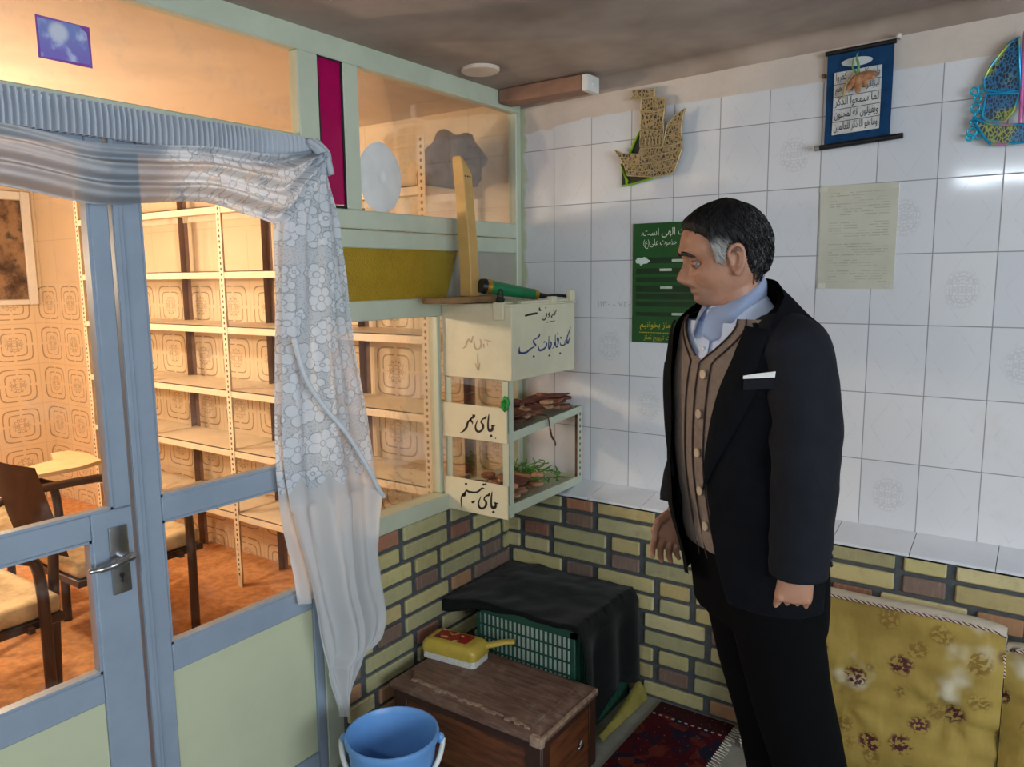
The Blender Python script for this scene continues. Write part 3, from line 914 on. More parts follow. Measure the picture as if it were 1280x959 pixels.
# ================================================================ open shelf unit below the box
su = thing('tablet_shelf', 'pale green angle iron shelf unit with two lettered cream boards, hanging below the cream box', 'shelf', (.15, -.3, .72))
o_ = V(.15, -.3, .72)
M['rust'] = simple('rusty_angle_iron', (120, 88, 70), .7, .2, var=.25, scale=30)
for (x, y, z0, z1, sx, sy) in ((.290, -.515, .722, 1.198, -1, 1), (.012, -.515, .722, 1.198, 1, 1)):
    b = MB(); b.box((x, y, z0), (x + .028 * sx, y + .003, z1), .001); b.box((x, y, z0), (x + .003 * sx, y + .028 * sy, z1), .001)
    obj('post', rel(b), M['green'], su)
b = MB(); n0 = 0
b.box((.262, -.024, .752), (.288, -.021, 1.04)); obj('slotted_post', rel(b), M['rust'], su)
b = MB(); b.box((.288, -.050, .752), (.291, -.019, 1.04)); par = obj('post_flange', rel(b), M['green'], su)
b = MB()
for i in range(11): b.box((.2905, -.039, .77 + i * .024), (.2914, -.030, .782 + i * .024))
obj('post_slots', rel(b), M['rust'], par)
def tray(z0, z1, dz):
    b = MB()
    b.prism([(.014, -.512, z0 + .006), (.288, -.512, z0 + .006), (.288, -.02, z0 + dz + .006), (.014, -.02, z0 + dz + .006)], (0, 0, -.004))
    b.prism([(.289, -.516, z0 - .012), (.289, -.018, z0 + dz - .006), (.289, -.018, z1 + dz), (.289, -.516, z1)], (-.004, 0, 0))
    b.prism([(.014, -.518, z0 - .012), (.288, -.518, z0 - .012), (.288, -.518, z1), (.014, -.518, z1)], (0, .003, 0))
    b.prism([(.014, -.020, z0 + dz - .012), (.288, -.020, z0 + dz - .012), (.288, -.020, z1 + dz), (.014, -.020, z1 + dz)], (0, .003, 0))
    return b
obj('tray', rel(tray(1.0, 1.02, .026)), M['green'], su)
obj('tray', rel(tray(.743, .768, .0)), M['green'], su)
def signboard(z0, z1, strokes, dots, c):
    b = MB(); b.box((.004, -.523, z0), (.287, -.5185, z1), .001)
    bd = obj('sign_board', rel(b), M['cream'], su)
    (xl, yl), (xr, yr), (xr2, yr2), (xl2, yl2) = c
    def mp(x, y):
        u = (x - xl) / (xr - xl); t0 = yl + (yr - yl) * u; t1 = yl2 + (yr2 - yl2) * u
        v = (y - t0) / (t1 - t0)
        return V(.004 + .283 * u, -.5236, z1 - (z1 - z0) * v) - o_
    b = MB()
    for p, w in strokes: stroke(b, p, w, mp)
    for x, y, r in dots: dot(b, x, y, r, mp)
    obj('lettering', b, M['ink_black'], bd)
ja = lambda dx, dy: [
    ([(985 + dx, 470 + dy), (950 + dx, 478 + dy), (918 + dx, 462 + dy), (935 + dx, 500 + dy), (925 + dx, 545 + dy), (885 + dx, 560 + dy), (860 + dx, 520 + dy), (858 + dx, 420 + dy), (866 + dx, 340 + dy), (875 + dx, 265 + dy)], [8, 30, 16, 34, 52, 58, 34, 30, 26, 10]),
    ([(826 + dx, 290 + dy), (815 + dx, 335 + dy), (785 + dx, 345 + dy), (748 + dx, 375 + dy), (735 + dx, 420 + dy), (765 + dx, 455 + dy), (768 + dx, 510 + dy), (740 + dx, 560 + dy), (690 + dx, 585 + dy), (645 + dx, 560 + dy), (632 + dx, 490 + dy), (655 + dx, 420 + dy), (680 + dx, 365 + dy)], [14, 40, 30, 24, 26, 40, 42, 36, 44, 40, 28, 18, 8])]
signboard(.985, 1.107, ja(0, 0) + [
    ([(605, 280), (600, 320), (560, 350), (535, 385), (560, 400), (580, 430), (572, 460)], [56, 52, 30, 40, 40, 22, 6]),
    ([(560, 370), (510, 400), (485, 445), (470, 500), (430, 555), (385, 590), (345, 598)], [36, 34, 40, 44, 36, 22, 6])],
    [(908, 658, 26), (988, 702, 12)], [(15, 75), (1185, 155), (1190, 810), (20, 650)])
signboard(.718, .838, ja(48, 40) + [
    ([(792, 270), (760, 255), (730, 270), (690, 310), (640, 335), (570, 340), (500, 330), (470, 310), (440, 350), (405, 400), (430, 400), (450, 370)], [18, 28, 34, 32, 32, 38, 40, 26, 30, 52, 40, 16]),
    ([(400, 395), (375, 430), (362, 500), (368, 580), (378, 640)], [44, 26, 22, 20, 10])],
    [(460, 195, 24), (775, 188, 22), (812, 180, 18), (575, 515, 26), (605, 500, 18), (942, 678, 25)], [(45, 60), (1190, 195), (1195, 815), (45, 630)])
b = MB()
for i in range(7):
    a = i * .9
    b.tube(spline([V(.289, -.525, 1.125), V(.289 + .016 * cos(a), -.535 + .004 * sin(a), 1.125 + .018 * sin(a)), V(.289 + .012 * cos(a + 1.1), -.533, 1.125 + .026 * sin(a + 1.1))], 4), .0045, 6)
tag(obj('green_ribbon', b, simple('green_ribbon', (34, 150, 60), .6), None, 60), 'bright green ribbon knotted on the front post of the open shelf unit', 'ribbon')

# clay tablets
M['clay'] = simple('brown_clay', (160, 104, 76), .85, var=.25, scale=40, bump=.3)
M['clay2'] = simple('pale_clay', (196, 150, 116), .85, var=.2, scale=40, bump=.3)
M['clay3'] = simple('dark_clay', (112, 66, 54), .85, var=.2, scale=40, bump=.3)
def tablet(kind, r, th, mat):
    b = MB(); n = 9 if kind else 16; pts = []
    for i in range(n):
        a = 2 * pi * i / n; q = r * (1 + (random.uniform(-.22, .2) if kind else 0))
        pts.append(V(q * cos(a), q * sin(a) * (.72 if kind else 1), 0))
    b.prism(pts, (0, 0, th))
    bmesh.ops.bevel(b.b, geom=[e for e in b.b.edges], offset=.0016, segments=1, affect='EDGES')
    return obj('clay_tablet', b, mat, None, 30)
rnd = random.Random(11)
def heap(z, dz, n, label, group, y0, y1, protos, lift):
    for i in range(n):
        src = protos[i % len(protos)]
        c = src if i < len(protos) else src.copy()
        if i >= len(protos): COL.objects.link(c)
        y = rnd.uniform(y0, y1); x = rnd.uniform(.065, .24)
        c.location = (x, y, z + dz * (y + .512) / .492 + .007 + lift * (i // 6) + rnd.uniform(0, .003))
        c.rotation_euler = (rnd.uniform(-.1, .1), rnd.uniform(-.1, .1), rnd.uniform(0, 6.28))
        tag(c, label, 'clay tablet', group)
heap(1.0, .026, 42, 'small clay prayer tablet in the heap on the upper tray of the shelf unit', 'clay tablets on the upper tray', -.485, -.06, [tablet(k, r, .011, M[m]) for k, r, m in ((1, .034, 'clay'), (1, .042, 'clay3'), (0, .026, 'clay2'), (1, .03, 'clay2'), (0, .03, 'clay'), (1, .045, 'clay3'))], .008)
heap(.743, 0, 40, 'small clay prayer tablet in the heap on the lower tray of the shelf unit', 'clay tablets on the lower tray', -.485, -.2, [tablet(k, r, .012, M[m]) for k, r, m in ((1, .032, 'clay2'), (0, .028, 'clay'), (1, .036, 'clay'), (1, .03, 'clay2'), (0, .024, 'clay2'))], .008)
for (x, y, z, rz, l, lab) in ((.215, -.43, 1.058, 1.35, .16, 'reddish broken board lying over the tablets at the front corner of the upper tray'), (.17, -.075, 1.082, -.15, .17, 'flat brown board at the very back of the upper tray'), (.215, -.40, .806, 1.5, .15, 'broken clay coloured board on the tablets at the front of the lower tray'), (.17, -.16, 1.066, .25, .20, 'thin brown board lying askew across the tablets at the wall end of the upper tray'), (.205, -.30, 1.060, .9, .15, 'short dark strip of card on the upper tray in front of the thin brown board')):
    b = MB(); b.box((-l / 2, -.035, 0), (l / 2, .035, .005), .001)
    o = tag(obj('thin_board', b, M['clay3'] if l < .19 else M['clay'], None, 30), lab, 'board'); o.location = (x, y, z); o.rotation_euler = (.06, -.12, rz)
# green tangle on the lower tray
b = MB(); r2 = random.Random(4)
for i in range(60):
    p = V(.12 + r2.gauss(0, .05), -.15 + r2.gauss(0, .035), .765 + abs(r2.gauss(0, .014))); pts = [p]
    for k in range(4):
        p = p + V(r2.uniform(-.03, .03), r2.uniform(-.03, .03), r2.uniform(-.012, .016)); p.z = max(p.z, .757); p.x = min(max(p.x, .03), .27); p.y = min(p.y, -.03); pts.append(p)
    b.tube(spline(pts, 3), .0022, 5)
tag(obj('green_cord', b, simple('green_cord', (92, 150, 56), .7, var=.2), None, 60), 'tangled green cord on the lower tray of the shelf unit', 'cord', kind='stuff')
b = MB(); b.tube(spline([V(.26, -.30, 1.05), V(.294, -.28, 1.045), V(.297, -.265, 1.0), V(.295, -.25, .965), V(.297, -.232, .945), V(.296, -.225, .925)], 5), [.005] * 11 + [.008] * 8 + [.006] * 6 + [.003], 6, flat=.5)
tag(obj('leather_strap', b, M['clay3'], None, 60), 'dark reddish strap dangling over the edge of the upper tray', 'strap')

# ================================================================ things on top of the box
M['wood'] = simple('raw_pine', (206, 164, 96), .6, var=.1, scale=9)
M['wood2'] = simple('weathered_board', (156, 118, 74), .7, var=.15, scale=12)
ws = thing('wooden_stand', 'rough wooden post nailed upright on a short board, on top of the cream box', 'wooden post', (.09, -.46, 1.461))
b = MB(); b.prism([(-.05, -.20, 0), (-.02, -.215, 0), (.03, -.20, 0), (.055, .02, 0), (.055, .13, 0), (-.05, .13, 0)], (0, 0, .021))
bmesh.ops.bevel(b.b, geom=b.b.edges[:], offset=.004, segments=1, affect='EDGES')
obj('base_board', b, M['wood2'], ws)
b = MB()
rings = []
for i, (z, dx, dy, w, d) in enumerate([(.021, 0, 0, .052, .05), (.10, -.0, -.001, .05, .05), (.25, -.002, -.008, .048, .048), (.38, -.006, -.016, .046, .046), (.435, -.008, -.019, .048, .046), (.45, -.010, -.024, .040, .046), (.478, -.012, -.034, .026, .04), (.486, -.012, -.038, .018, .03)]):
    rings.append([V(dx + sx * d / 2, dy + sy * w / 2, z + (.012 * (sy < 0) if i > 4 else 0)) for sx, sy in ((-1, -1), (1, -1), (1, 1), (-1, 1))])
b.loft(rings); bmesh.ops.bevel(b.b, geom=b.b.edges[:], offset=.003, segments=1, affect='EDGES')
obj('upright', b, M['wood'], ws)
b = MB()
for y in (-.022, -.008, .004): b.sphere((.017, y - .015, .428), .003, 6, 4)
obj('nail', b, M['rust'], ws)
A_, B_ = V(.136, -.44, 1.517), V(.225, -.235, 1.482)
tl = thing('green_hand_tool', 'green cylindrical hand tool with brass collars lying across the cream box lid', 'hand tool', tuple(A_))
d = (B_ - A_)
def seg(b, f0, f1, r0, r1, n=16): b.tube([d * f0, d * (f0 + (f1 - f0) * .5), d * f1], [r0, (r0 + r1) / 2, r1], n)
b = MB(); seg(b, .10, .92, .025, .019); obj('barrel', b, simple('green_plastic', (24, 120, 74), .3), tl, 50)
M['brass'] = simple('brass', (200, 160, 60), .3, .8)
for q in ((.02, .10, .027, .027), (.92, 1.0, .020, .017)):
    b = MB(); seg(b, *q); obj('brass_collar', b, M['brass'], tl, 50)
b = MB(); seg(b, -.06, .02, .024, .027); obj('end_cap', b, M['black'], tl, 50)
b = MB(); seg(b, 1.0, 1.14, .012, .009); b.tube(spline([d * 1.14, d * 1.28 + V(0, 0, .006), d * 1.45 + V(0, 0, .012), d * 1.6 + V(.002, 0, .012), d * 1.62 + V(.006, -.01, .002)], 5), .006, 8)
obj('black_end', b, M['black'], tl, 50)

# ================================================================ ceiling fixtures
b = MB(); b.lathe([(0, 0), (.062, 0), (.066, .004), (.066, .012), (0, .012)], 32)
o = tag(obj('junction_cover', b, simple('ivory_cover', (226, 208, 190), .6, var=.04), None, 40), 'round ivory cover plate on the ceiling near the partition', 'cover plate'); o.location = (.12, -.42, 2.2396); o.rotation_euler = (0, -.03, 0)
ft = thing('batten_light', 'brown batten lamp fitting with white end cap in the ceiling corner', 'lamp fitting', (.19, -.11, 2.2))
b = MB(); b.box((-.185, -.045, -.004), (.175, .035, .05), .004); obj('batten', b, simple('brown_batten', (150, 112, 92), .6, var=.1), ft)
b = MB(); b.box((.175, -.048, -.008), (.2, .038, .048), .006, seg=2); b.tube([V(.2, -.005, .02), V(.206, -.005, .02)], .010, 12); obj('end_cap', b, M['white'], ft)
# lit twin tube fitting further back under the same ceiling (its reflection shows in the tiles)
fl = thing('twin_tube_light', 'lit twin tube ceiling light behind the viewer', 'lamp', (1.75, -3.9, 2.2155))
b = MB(); b.box((-.64, -.07, .03), (.64, .07, .085), .006); obj('housing', b, M['white'], fl)
t = NT('lit_tube'); e = t.new('ShaderNodeEmission'); e.inputs[0].default_value = (.76, .89, 1, 1); e.inputs[1].default_value = 55.0
lit = t.done(e.outputs[0])
for y in (-.045, .045):
    b = MB(); b.tube([V(-.6, y, 0), V(.6, y, 0)], .013, 12); obj('tube', b, lit, fl)

# ================================================================ things on the tile wall
def ornament(name, dark, gold, scale):
    t = NT(name); co = t.coords(); X = t.sep(co)
    xz = t.comb(X[0], X[2], 0.0)
    e = t.voro(t.scale(xz, (1.0, .62, 1)), scale, 'DISTANCE_TO_EDGE')
    k = t.math('SUBTRACT', 1.0, t.ramp(e, .06, .20))
    n = t.noise(t.scale(xz, (1, .5, 1)), scale * 1.3, 2)
    k = t.math('MAXIMUM', k, t.math('SUBTRACT', 1.0, t.ramp(t.math('ABSOLUTE', t.math('SUBTRACT', n, .5)), .015, .05)))
    c = t.mix(k, lin(dark), lin(gold))
    return t.done(t.bsdf(c, .4, .1, t.bump(k, .6, .003)).outputs[0])
def xz(poly, y): return [V(p[0], y, p[1]) for p in poly]
gold = ornament('gold_script_relief', (44, 36, 28), (168, 146, 104), 105)
goldline = simple('gold_edge', (206, 184, 138), .4, .2, var=.05)
sh = thing('gold_ship_ornament', 'gold script ship shaped wall ornament with green backing on the tile wall', 'ornament', (.56, -.02, 2.0))
o_ = V(.56, -.02, 2.0)
HB = [[(.452, 1.973), (.53, 1.962), (.62, 1.968), (.684, 1.975)], [(.466, 1.950), (.53, 1.94), (.62, 1.944), (.676, 1.95)], [(.478, 1.925), (.54, 1.915), (.62, 1.918), (.668, 1.925)]]
SB = [[(.624, 2.03), (.655, 2.028), (.686, 2.034)], [(.640, 2.066), (.662, 2.062), (.687, 2.066)]]
P1 = dict(
 pennant=[(0.496, 2.199), (0.583, 2.192), (0.58, 2.17), (0.537, 2.166), (0.49, 2.168), (0.504, 2.182)],
 main_sail=[(0.535, 2.164), (0.578, 2.165), (0.624, 2.153), (0.621, 2.11), (0.617, 2.082), (0.62, 2.044), (0.616, 1.991), (0.531, 2.0), (0.532, 2.116)],
 stern_sail=[(0.697, 2.112), (0.661, 2.091), (0.633, 2.061), (0.618, 1.991), (0.658, 1.994), (0.691, 2.005), (0.685, 2.041), (0.69, 2.078)],
 hull=[(0.433, 2.0), (0.45, 1.975), (0.473, 1.941), (0.485, 1.905), (0.585, 1.892), (0.644, 1.895), (0.665, 1.905), (0.675, 1.933), (0.692, 1.979), (0.689, 1.998), (0.621, 1.991), (0.534, 1.994), (0.529, 1.975), (0.467, 1.984)])
for k, (nm, pl) in enumerate(P1.items()):
    b = MB(); b.prism([p - o_ for p in xz(pl, -.026 - .003 * k)], (0, .008, 0)); par = obj(nm, b, gold, sh)
    b = MB(); b.tube([p - o_ for p in xz(pl, -.027 - .003 * k)], .0022, 6, closed=True)
    if nm == 'main_sail':
        for a, c in (((0.532, 2.119), (0.623, 2.115)), ((0.536, 2.06), (0.619, 2.048)), ((.533, 2.123), (.623, 2.12))): b.tube([p - o_ for p in xz([a, ((a[0] + c[0]) / 2, (a[1] + c[1]) / 2 - .003), c], -.036)], .002, 6)
        for i in range(6): b.tube([p - o_ for p in xz([(.54 + i * .014, 2.002), (.541 + i * .0135, 2.03)], -.036)], .0014, 5)
    for s in (HB if nm == 'hull' else SB if nm == 'stern_sail' else []): b.tube([p - o_ for p in spline(xz(s, -.029 - .003 * k), 4)], .0017, 6)
    obj('outline', b, goldline, par, 60)
b = MB(); b.tube([V(.58, -.024, 2.15) - o_, V(.581, -.024, 2.195) - o_], .004, 6); obj('mast', b, goldline, sh, 60)
bk = [(0.53, 2.073), (0.484, 1.992), (0.448, 1.953), (0.451, 1.87), (0.574, 1.889), (0.534, 1.994)]
b = MB(); b.prism([p - o_ for p in xz(bk, -.010)], (0, .006, 0)); b.box((.47 - o_.x, -.006 - o_.y, 1.96 - o_.z), (.49 - o_.x, .002 - o_.y, 1.98 - o_.z)); bkp = obj('backing', b, simple('black_card', (26, 30, 26), .5), sh)
b = MB()
for s in ([(.531, 2.07), (.50, 2.02), (.482, 1.985)], [(.45, 1.95), (.468, 1.90), (.476, 1.885)], [(.452, 1.872), (.50, 1.878), (.575, 1.892)], [(.47, 1.90), (.472, 1.875)]): b.tube([p - o_ for p in xz(s, -.013)], .0075, 6, flat=.5)
obj('lime_edging', b, simple('lime_green', (150, 200, 30), .5), bkp, 60)

# colourful second ship, running out of view
t = NT('iridescent_foil'); co = t.coords(); X = t.sep(co)
fc = t.mix(t.ramp(t.noise(co, 14, 1), .55, .65), lin((40, 165, 215)), lin((176, 196, 80)))
fc = t.mix(t.ramp(t.noise(t.scale(co, (1, 1, .6)), 9, 1), .62, .7), fc, lin((214, 130, 200)))
foil = t.done(t.bsdf(fc, .25, .3).outputs[0])
t = NT('dark_script_sail'); co = t.coords(); X = t.sep(co); q = t.comb(X[0], X[2], 0.0)
k = t.math('SUBTRACT', 1.0, t.ramp(t.voro(t.scale(q, (1.0, .6, 1)), 130, 'DISTANCE_TO_EDGE'), .05, .17))
sc_ = t.mix(t.ramp(t.noise(co, 12, 1), .5, .62), lin((30, 110, 160)), lin((150, 160, 60)))
c = t.mix(t.math('MULTIPLY', k, .9), lin((20, 36, 52)), sc_)
sailm = t.done(t.bsdf(c, .3, .1).outputs[0])
s2 = thing('foil_ship_ornament', 'shiny blue and rainbow ship shaped wall ornament at the right edge of the tile wall', 'ornament', (1.66, -.02, 2.0))
o_ = V(1.66, -.02, 2.0)
U = [(1.648, 2.178), (1.629, 2.167), (1.61, 2.143), (1.588, 2.112), (1.573, 2.079), (1.578, 2.049), (1.624, 2.037), (1.661, 2.038)]
Lw = [(1.582, 2.039), (1.578, 2.016), (1.576, 1.977), (1.587, 1.966), (1.629, 1.959), (1.648, 1.984), (1.659, 2.029)]
Hh = [(1.551, 1.979), (1.563, 1.955), (1.59, 1.912), (1.599, 1.902), (1.633, 1.898), (1.70, 1.899), (1.75, 1.902), (1.78, 1.93), (1.79, 1.965), (1.74, 1.948), (1.675, 1.946), (1.629, 1.949), (1.595, 1.955)]
mir = lambda p: [(2 * 1.667 - a, z) for a, z in p][::-1]
for nm, pl in (('sail', U), ('sail', Lw), ('sail', mir(U)), ('sail', mir(Lw)), ('hull', Hh)):
    b = MB(); b.prism([p - o_ for p in xz(pl, -.022)], (0, .006, 0)); par = obj(nm, b, sailm, s2)
    b = MB(); b.tube([p - o_ for p in xz(pl, -.025)], .004, 6, closed=True); obj('outline', b, foil, par, 60)
b = MB(); b.tube([p - o_ for p in xz([(1.667, 1.95), (1.662, 2.19)], -.026)], .005, 8); obj('mast', b, simple('pink_foil', (236, 130, 200), .25, .3), s2, 60)
b = MB()
for c, r in (((1.553, 2.05), .010), ((1.568, 2.055), .009), ((1.561, 2.03), .008), ((1.557, 2.005), .011), ((1.566, 1.985), .009), ((1.556, 1.965), .008), ((1.553, 1.94), .012), ((1.568, 1.93), .009), ((1.548, 1.925), .008)):
    b.tube([V(c[0] + r * cos(a), -.022, c[1] + r * sin(a)) - o_ for a in [i * pi / 6 for i in range(12)]], .003, 6, closed=True)
b.box((-.1, .0, -.06), (-.09, .022, -.05)); obj('anchor_chain', b, simple('cyan_foil', (40, 190, 226), .25, .3), s2, 60)

# green prayer notice
gs = thing('green_notice', 'dark green printed notice on the tile wall, half hidden behind the man', 'notice', (.70, -.006, 1.52))
o_ = V(.70, -.006, 1.52)
b = MB(); b.box((.496, -.008, 1.304), (.905, .0008, 1.735), .001); sg = obj('board', rel(b), simple('green_board', (16, 82, 28), .35, var=.08, scale=5), gs)
X0, ZT, SPX = .496, 1.735, .00308
def sgp(px, py): return V(X0 + (px - 792) * SPX, -.0086, ZT - (py - 280) * .00293) - o_
b = MB()
put_text(b, 'نماز نعمت الهی است.', sgp(803, 298), (1, 0, 0), (0, 0, 1), width=.27, height=.034)
put_text(b, 'حضرت علی(ع)', sgp(806, 311), (1, 0, 0), (0, 0, 1), width=.128, height=.034)
obj('white_lettering', b, simple('white_print', (226, 236, 220), .5), sg, None)
b = MB()
put_text(b, 'نمازی نیکو و سالم نماز بخوانیم', sgp(803, 412), (1, 0, 0), (0, 0, 1), width=.34, height=.034)
put_text(b, 'ستاد اقامه و ترویج در خدمت ترویج نماز', sgp(808, 426), (1, 0, 0), (0, 0, 1), width=.32, height=.026)
for i in range(40): b.quad([sgp(802 + i * 2.2, 415), sgp(803.4 + i * 2.2, 415), sgp(803.4 + i * 2.2, 414), sgp(802 + i * 2.2, 414)])
obj('yellow_lettering', b, simple('yellow_print', (196, 180, 40), .5), sg, None)
b = MB()
for i, (z0, z1) in enumerate(((322, 329), (335, 342), (346, 352), (356, 364), (366, 373), (376, 382), (389, 394))):
    b.box(tuple(sgp(797, z1)), tuple(sgp(915, z0) + V(0, .0004, 0)))
obj('dark_band', b, simple('dark_green_print', (8, 48, 16), .4), sg)
b = MB()
for x, z in ((849, 326), (834, 337), (835, 358.5), (850, 391)): b.box(tuple(sgp(x - 7, z + 1.6) + V(0, -.0006, 0)), tuple(sgp(x + 8, z - 1.6) + V(0, .0006, 0)), .0004)
obj('pale_tag', b, simple('pale_tag', (196, 208, 186), .5), sg)
b = MB()
pts = [(796, 325), (799, 321.5), (804, 322), (808, 321), (812, 324), (815, 326), (811, 329), (806, 329.5), (803, 332), (801, 329), (797, 328.5)]
b.prism([sgp(*p) for p in pts], (0, -.0008, 0)); obj('white_emblem', b, simple('emblem_white', (214, 230, 222), .5), sg)

# hanging scroll
sc = thing('hanging_scroll', 'blue cloth hanging scroll with black script on white and black rods, high on the wall', 'scroll', (1.25, -.02, 2.07))
o_ = V(1.25, -.02, 2.07)
def sp(u, v, y=-.022):   # u 0..1 left-right, v 0..1 top-bottom
    return V(1.154 + u * .186, y + .004 * sin(3 * v), (2.212 + u * .006) + v * (-.272 + u * .004)) - o_
b = MB(); b.grid(lambda u, v: sp(u, v), 6, 14); bmesh.ops.solidify(b.b, geom=b.b.faces[:], thickness=.003)
cl0 = obj('cloth', b, simple('blue_cloth', (26, 88, 142), .8, var=.12, scale=30, bump=.2), sc, 60)
b = MB(); b.grid(lambda u, v: sp(.12 + .72 * u, .21 + .68 * v, -.0265), 4, 12); pn = obj('white_panel', b, simple('white_cloth', (214, 214, 212), .7), sc, 60)
b = MB(); b.tube([sp(-.03, -.01, -.024), sp(1.03, -.01, -.024)], .007, 10); obj('rod', b, M['black'], sc, 60)
b = MB(); b.tube([sp(-.06, 1.01, -.026), sp(1.20, 1.01, -.026)], .0085, 10); rd = obj('rod', b, M['black'], sc, 60)
b = MB(); b.tube([sp(-.14, 1.01, -.026), sp(-.06, 1.01, -.026)], .0085, 10); obj('rod_end', b, simple('grey_cap', (140, 136, 130), .5), rd, 60)
b = MB()
def ex(vv): return
for i, s in enumerate(['وان یکاد الذین کفروا', 'لیزلقونک بابصارهم', 'لما سمعوا الذکر', 'ویقولون انه لمجنون', 'وما هو الا ذکر للعالمین']):
    o3 = sp(.15, .21 + .136 * (i + 1) - .02, -.0275); o4 = sp(.81, .21 + .136 * (i + 1) - .02, -.0275)
    put_text(b, s, o3, (o4 - o3).normalized(), (0, 0, 1), width=(o4 - o3).length, height=.030)
    if i < 4:
        p, q = sp(.12, .21 + .136 * (i + 1), -.0277), sp(.84, .21 + .136 * (i + 1), -.0277)
        b.quad([p, q, q + V(0, 0, .0016), p + V(0, 0, .0016)])
obj('script', b, M['ink_black'], pn, None)
b = MB(); c0 = sp(.46, .13, -.0265); pts = [c0 + V(.044 * cos(a) * (1 if abs(sin(a)) < .98 else .9), 0, .013 * sin(a)) for a in [i * pi / 10 for i in range(20)]]
b.prism(pts, (0, -.001, 0)); obj('oval_motif', b, simple('white_motif', (206, 214, 216), .7), cl0)
fw = thing('dried_flower', 'dried orange flower with green stem pinned on the blue hanging scroll', 'flower', (1.245, -.04, 2.13))
b = MB(); r3 = random.Random(2)
for i in range(15):
    a = -pi / 2 + .35 + r3.uniform(-1.15, 1.15); l = r3.uniform(.036, .056)
    b.sphere((.004 + cos(a) * l * .5, -.003 - .008 * r3.random(), .006 + sin(a) * l * .5), (l * .5, .005, .0095), 8, 6, Matrix.Rotation(-a, 3, 'Y'))
obj('petals', b, simple('dried_orange', (186, 132, 92), .8, var=.25, scale=60), fw, 60)
b = MB(); b.tube(spline([V(-.002, 0, .005), V(.004, -.004, .03), V(-.004, 0, .058), V(.0, 0, .07)], 4), [.004] * 8 + [.002] * 5, 6); b.tube(spline([V(0, 0, .01), V(-.014, 0, .03), V(-.012, 0, .055)], 4), .0025, 6); obj('stem', b, simple('green_stem', (110, 160, 90), .7), fw, 60)
b = MB(); b.tube(spline([V(-.008, 0, .012), V(-.03, -.004, -.02), V(-.036, 0, -.055)], 5), [.010] * 5 + [.014] * 5 + [.008], 6, flat=.3); obj('leaf', b, simple('straw_leaf', (196, 178, 130), .8), fw, 60)

b = MB(); put_text(b, '۱۱۳۰ - ۷۲۰', V(.348, -.0006, 1.432), (1, 0, 0), (0, 0, 1), width=.135, height=.022, arabic=False)
obj('pencil_marks', b, simple('faint_pencil', (176, 178, 184), .5), wr, None)
# laminated sheet
ls = thing('laminated_sheet', 'yellowed laminated sheet of faded print taped to the tile wall below the scroll', 'paper', (1.26, -.003, 1.66))
b = MB(); b.prism([(1.147 - 1.26, .0035, 1.822 - 1.66), (1.372 - 1.26, .0035, 1.818 - 1.66), (1.370 - 1.26, .0035, 1.50 - 1.66), (1.149 - 1.26, .0035, 1.501 - 1.66)], (0, -.0047, 0))
sht = obj('sheet', b, simple('yellowed_laminate', (206, 204, 186), .16, var=.06, scale=5, bump=.15, bscale=8), ls)
b = MB(); r4 = random.Random(9)
for i in range(34):
    z = .135 - i * .0083
    if i in (9, 10, 17, 18): continue
    x = -.085
    while x < .08:
        w = r4.uniform(.012, .05)
        if r4.random() < .72: b.quad([V(x, -.0018, z), V(min(x + w, .09), -.0018, z), V(min(x + w, .09), -.0018, z + .0028), V(x, -.0018, z + .0028)])
        x += w + .006
obj('faded_print', b, simple('faded_ink', (182, 182, 166), .4), sht)
b = MB()
for x, z in ((-.105, .15), (.10, .15), (.10, -.15), (-.10, -.15)): b.box((x - .012, -.0026, z - .008), (x + .012, -.0018, z + .008))
obj('tape', b, simple('clear_tape', (214, 212, 200), .1), sht)
# nail by the scroll
b = MB(); b.sphere((1.142, -.006, 2.155), .007, 8, 6); tag(obj('wall_nail', b, M['rust'], None, 60), 'dark nail head in the wall left of the hanging scroll', 'nail')
b = MB(); b.tube([V(1.352, .002, 2.232), V(1.352, -.03, 2.232)], .004, 8); b.sphere((1.352, -.032, 2.232), .008, 8, 6); tag(obj('wall_hook', b, M['plaster'], None, 60), 'pale hook at the upper right end of the hanging scroll', 'hook')

# ================================================================ things on the transom panes
b = MB()
prof = [(0, .004), (.012, .0045), (.018, .008), (.026, .006), (.05, .006), (.09, .004), (.097, .001), (.097, 0), (0, 0)]
b.lathe([(r, z) for r, z in prof[::-1]], 40)
for v in b.b.verts:
    a = atan2(v.co.y, v.co.x); k = 1 + .012 * sin(5 * a) + .012 * sin(13 * a); v.co = V(v.co.z, v.co.x * k, v.co.y * k * 1.13)
o = tag(obj('white_disc', b, simple('white_paper_disc', (232, 230, 226), .6, var=.04, scale=12), None, 60), 'white round ribbed disc stuck to the right transom pane', 'disc'); o.location = (-.0195, -.775, 1.866)
st = thing('glass_sticker', 'blue and purple picture sticker on the wide transom pane', 'sticker', (-.0196, -1.728, 2.06))
t = NT('sticker_print'); co = t.coords(); X = t.sep(co)
n = t.noise(co, 22, 4, .6)
c = t.mix(t.ramp(X[2], -.035, .035), lin((132, 118, 196)), lin((128, 142, 200)))
c = t.mix(t.ramp(n, .5, .7), c, lin((190, 200, 232)))
rr = t.new('ShaderNodeVectorMath', operation='DISTANCE'); t.link(co, rr.inputs[0]); rr.inputs[1].default_value = (0, -.012, .018)
c = t.mix(t.math('SUBTRACT', 1.0, t.ramp(rr.outputs['Value'], .012, .026)), c, lin((206, 210, 224)))
b = MB(); b.prism([(.001, -.054, .038), (.001, .03, .042), (.001, .048, .03), (.001, .053, -.036), (.001, -.052, -.04)], (.0008, 0, 0)); obj('picture', b, t.done(t.bsdf(c, .3).outputs[0]), st)
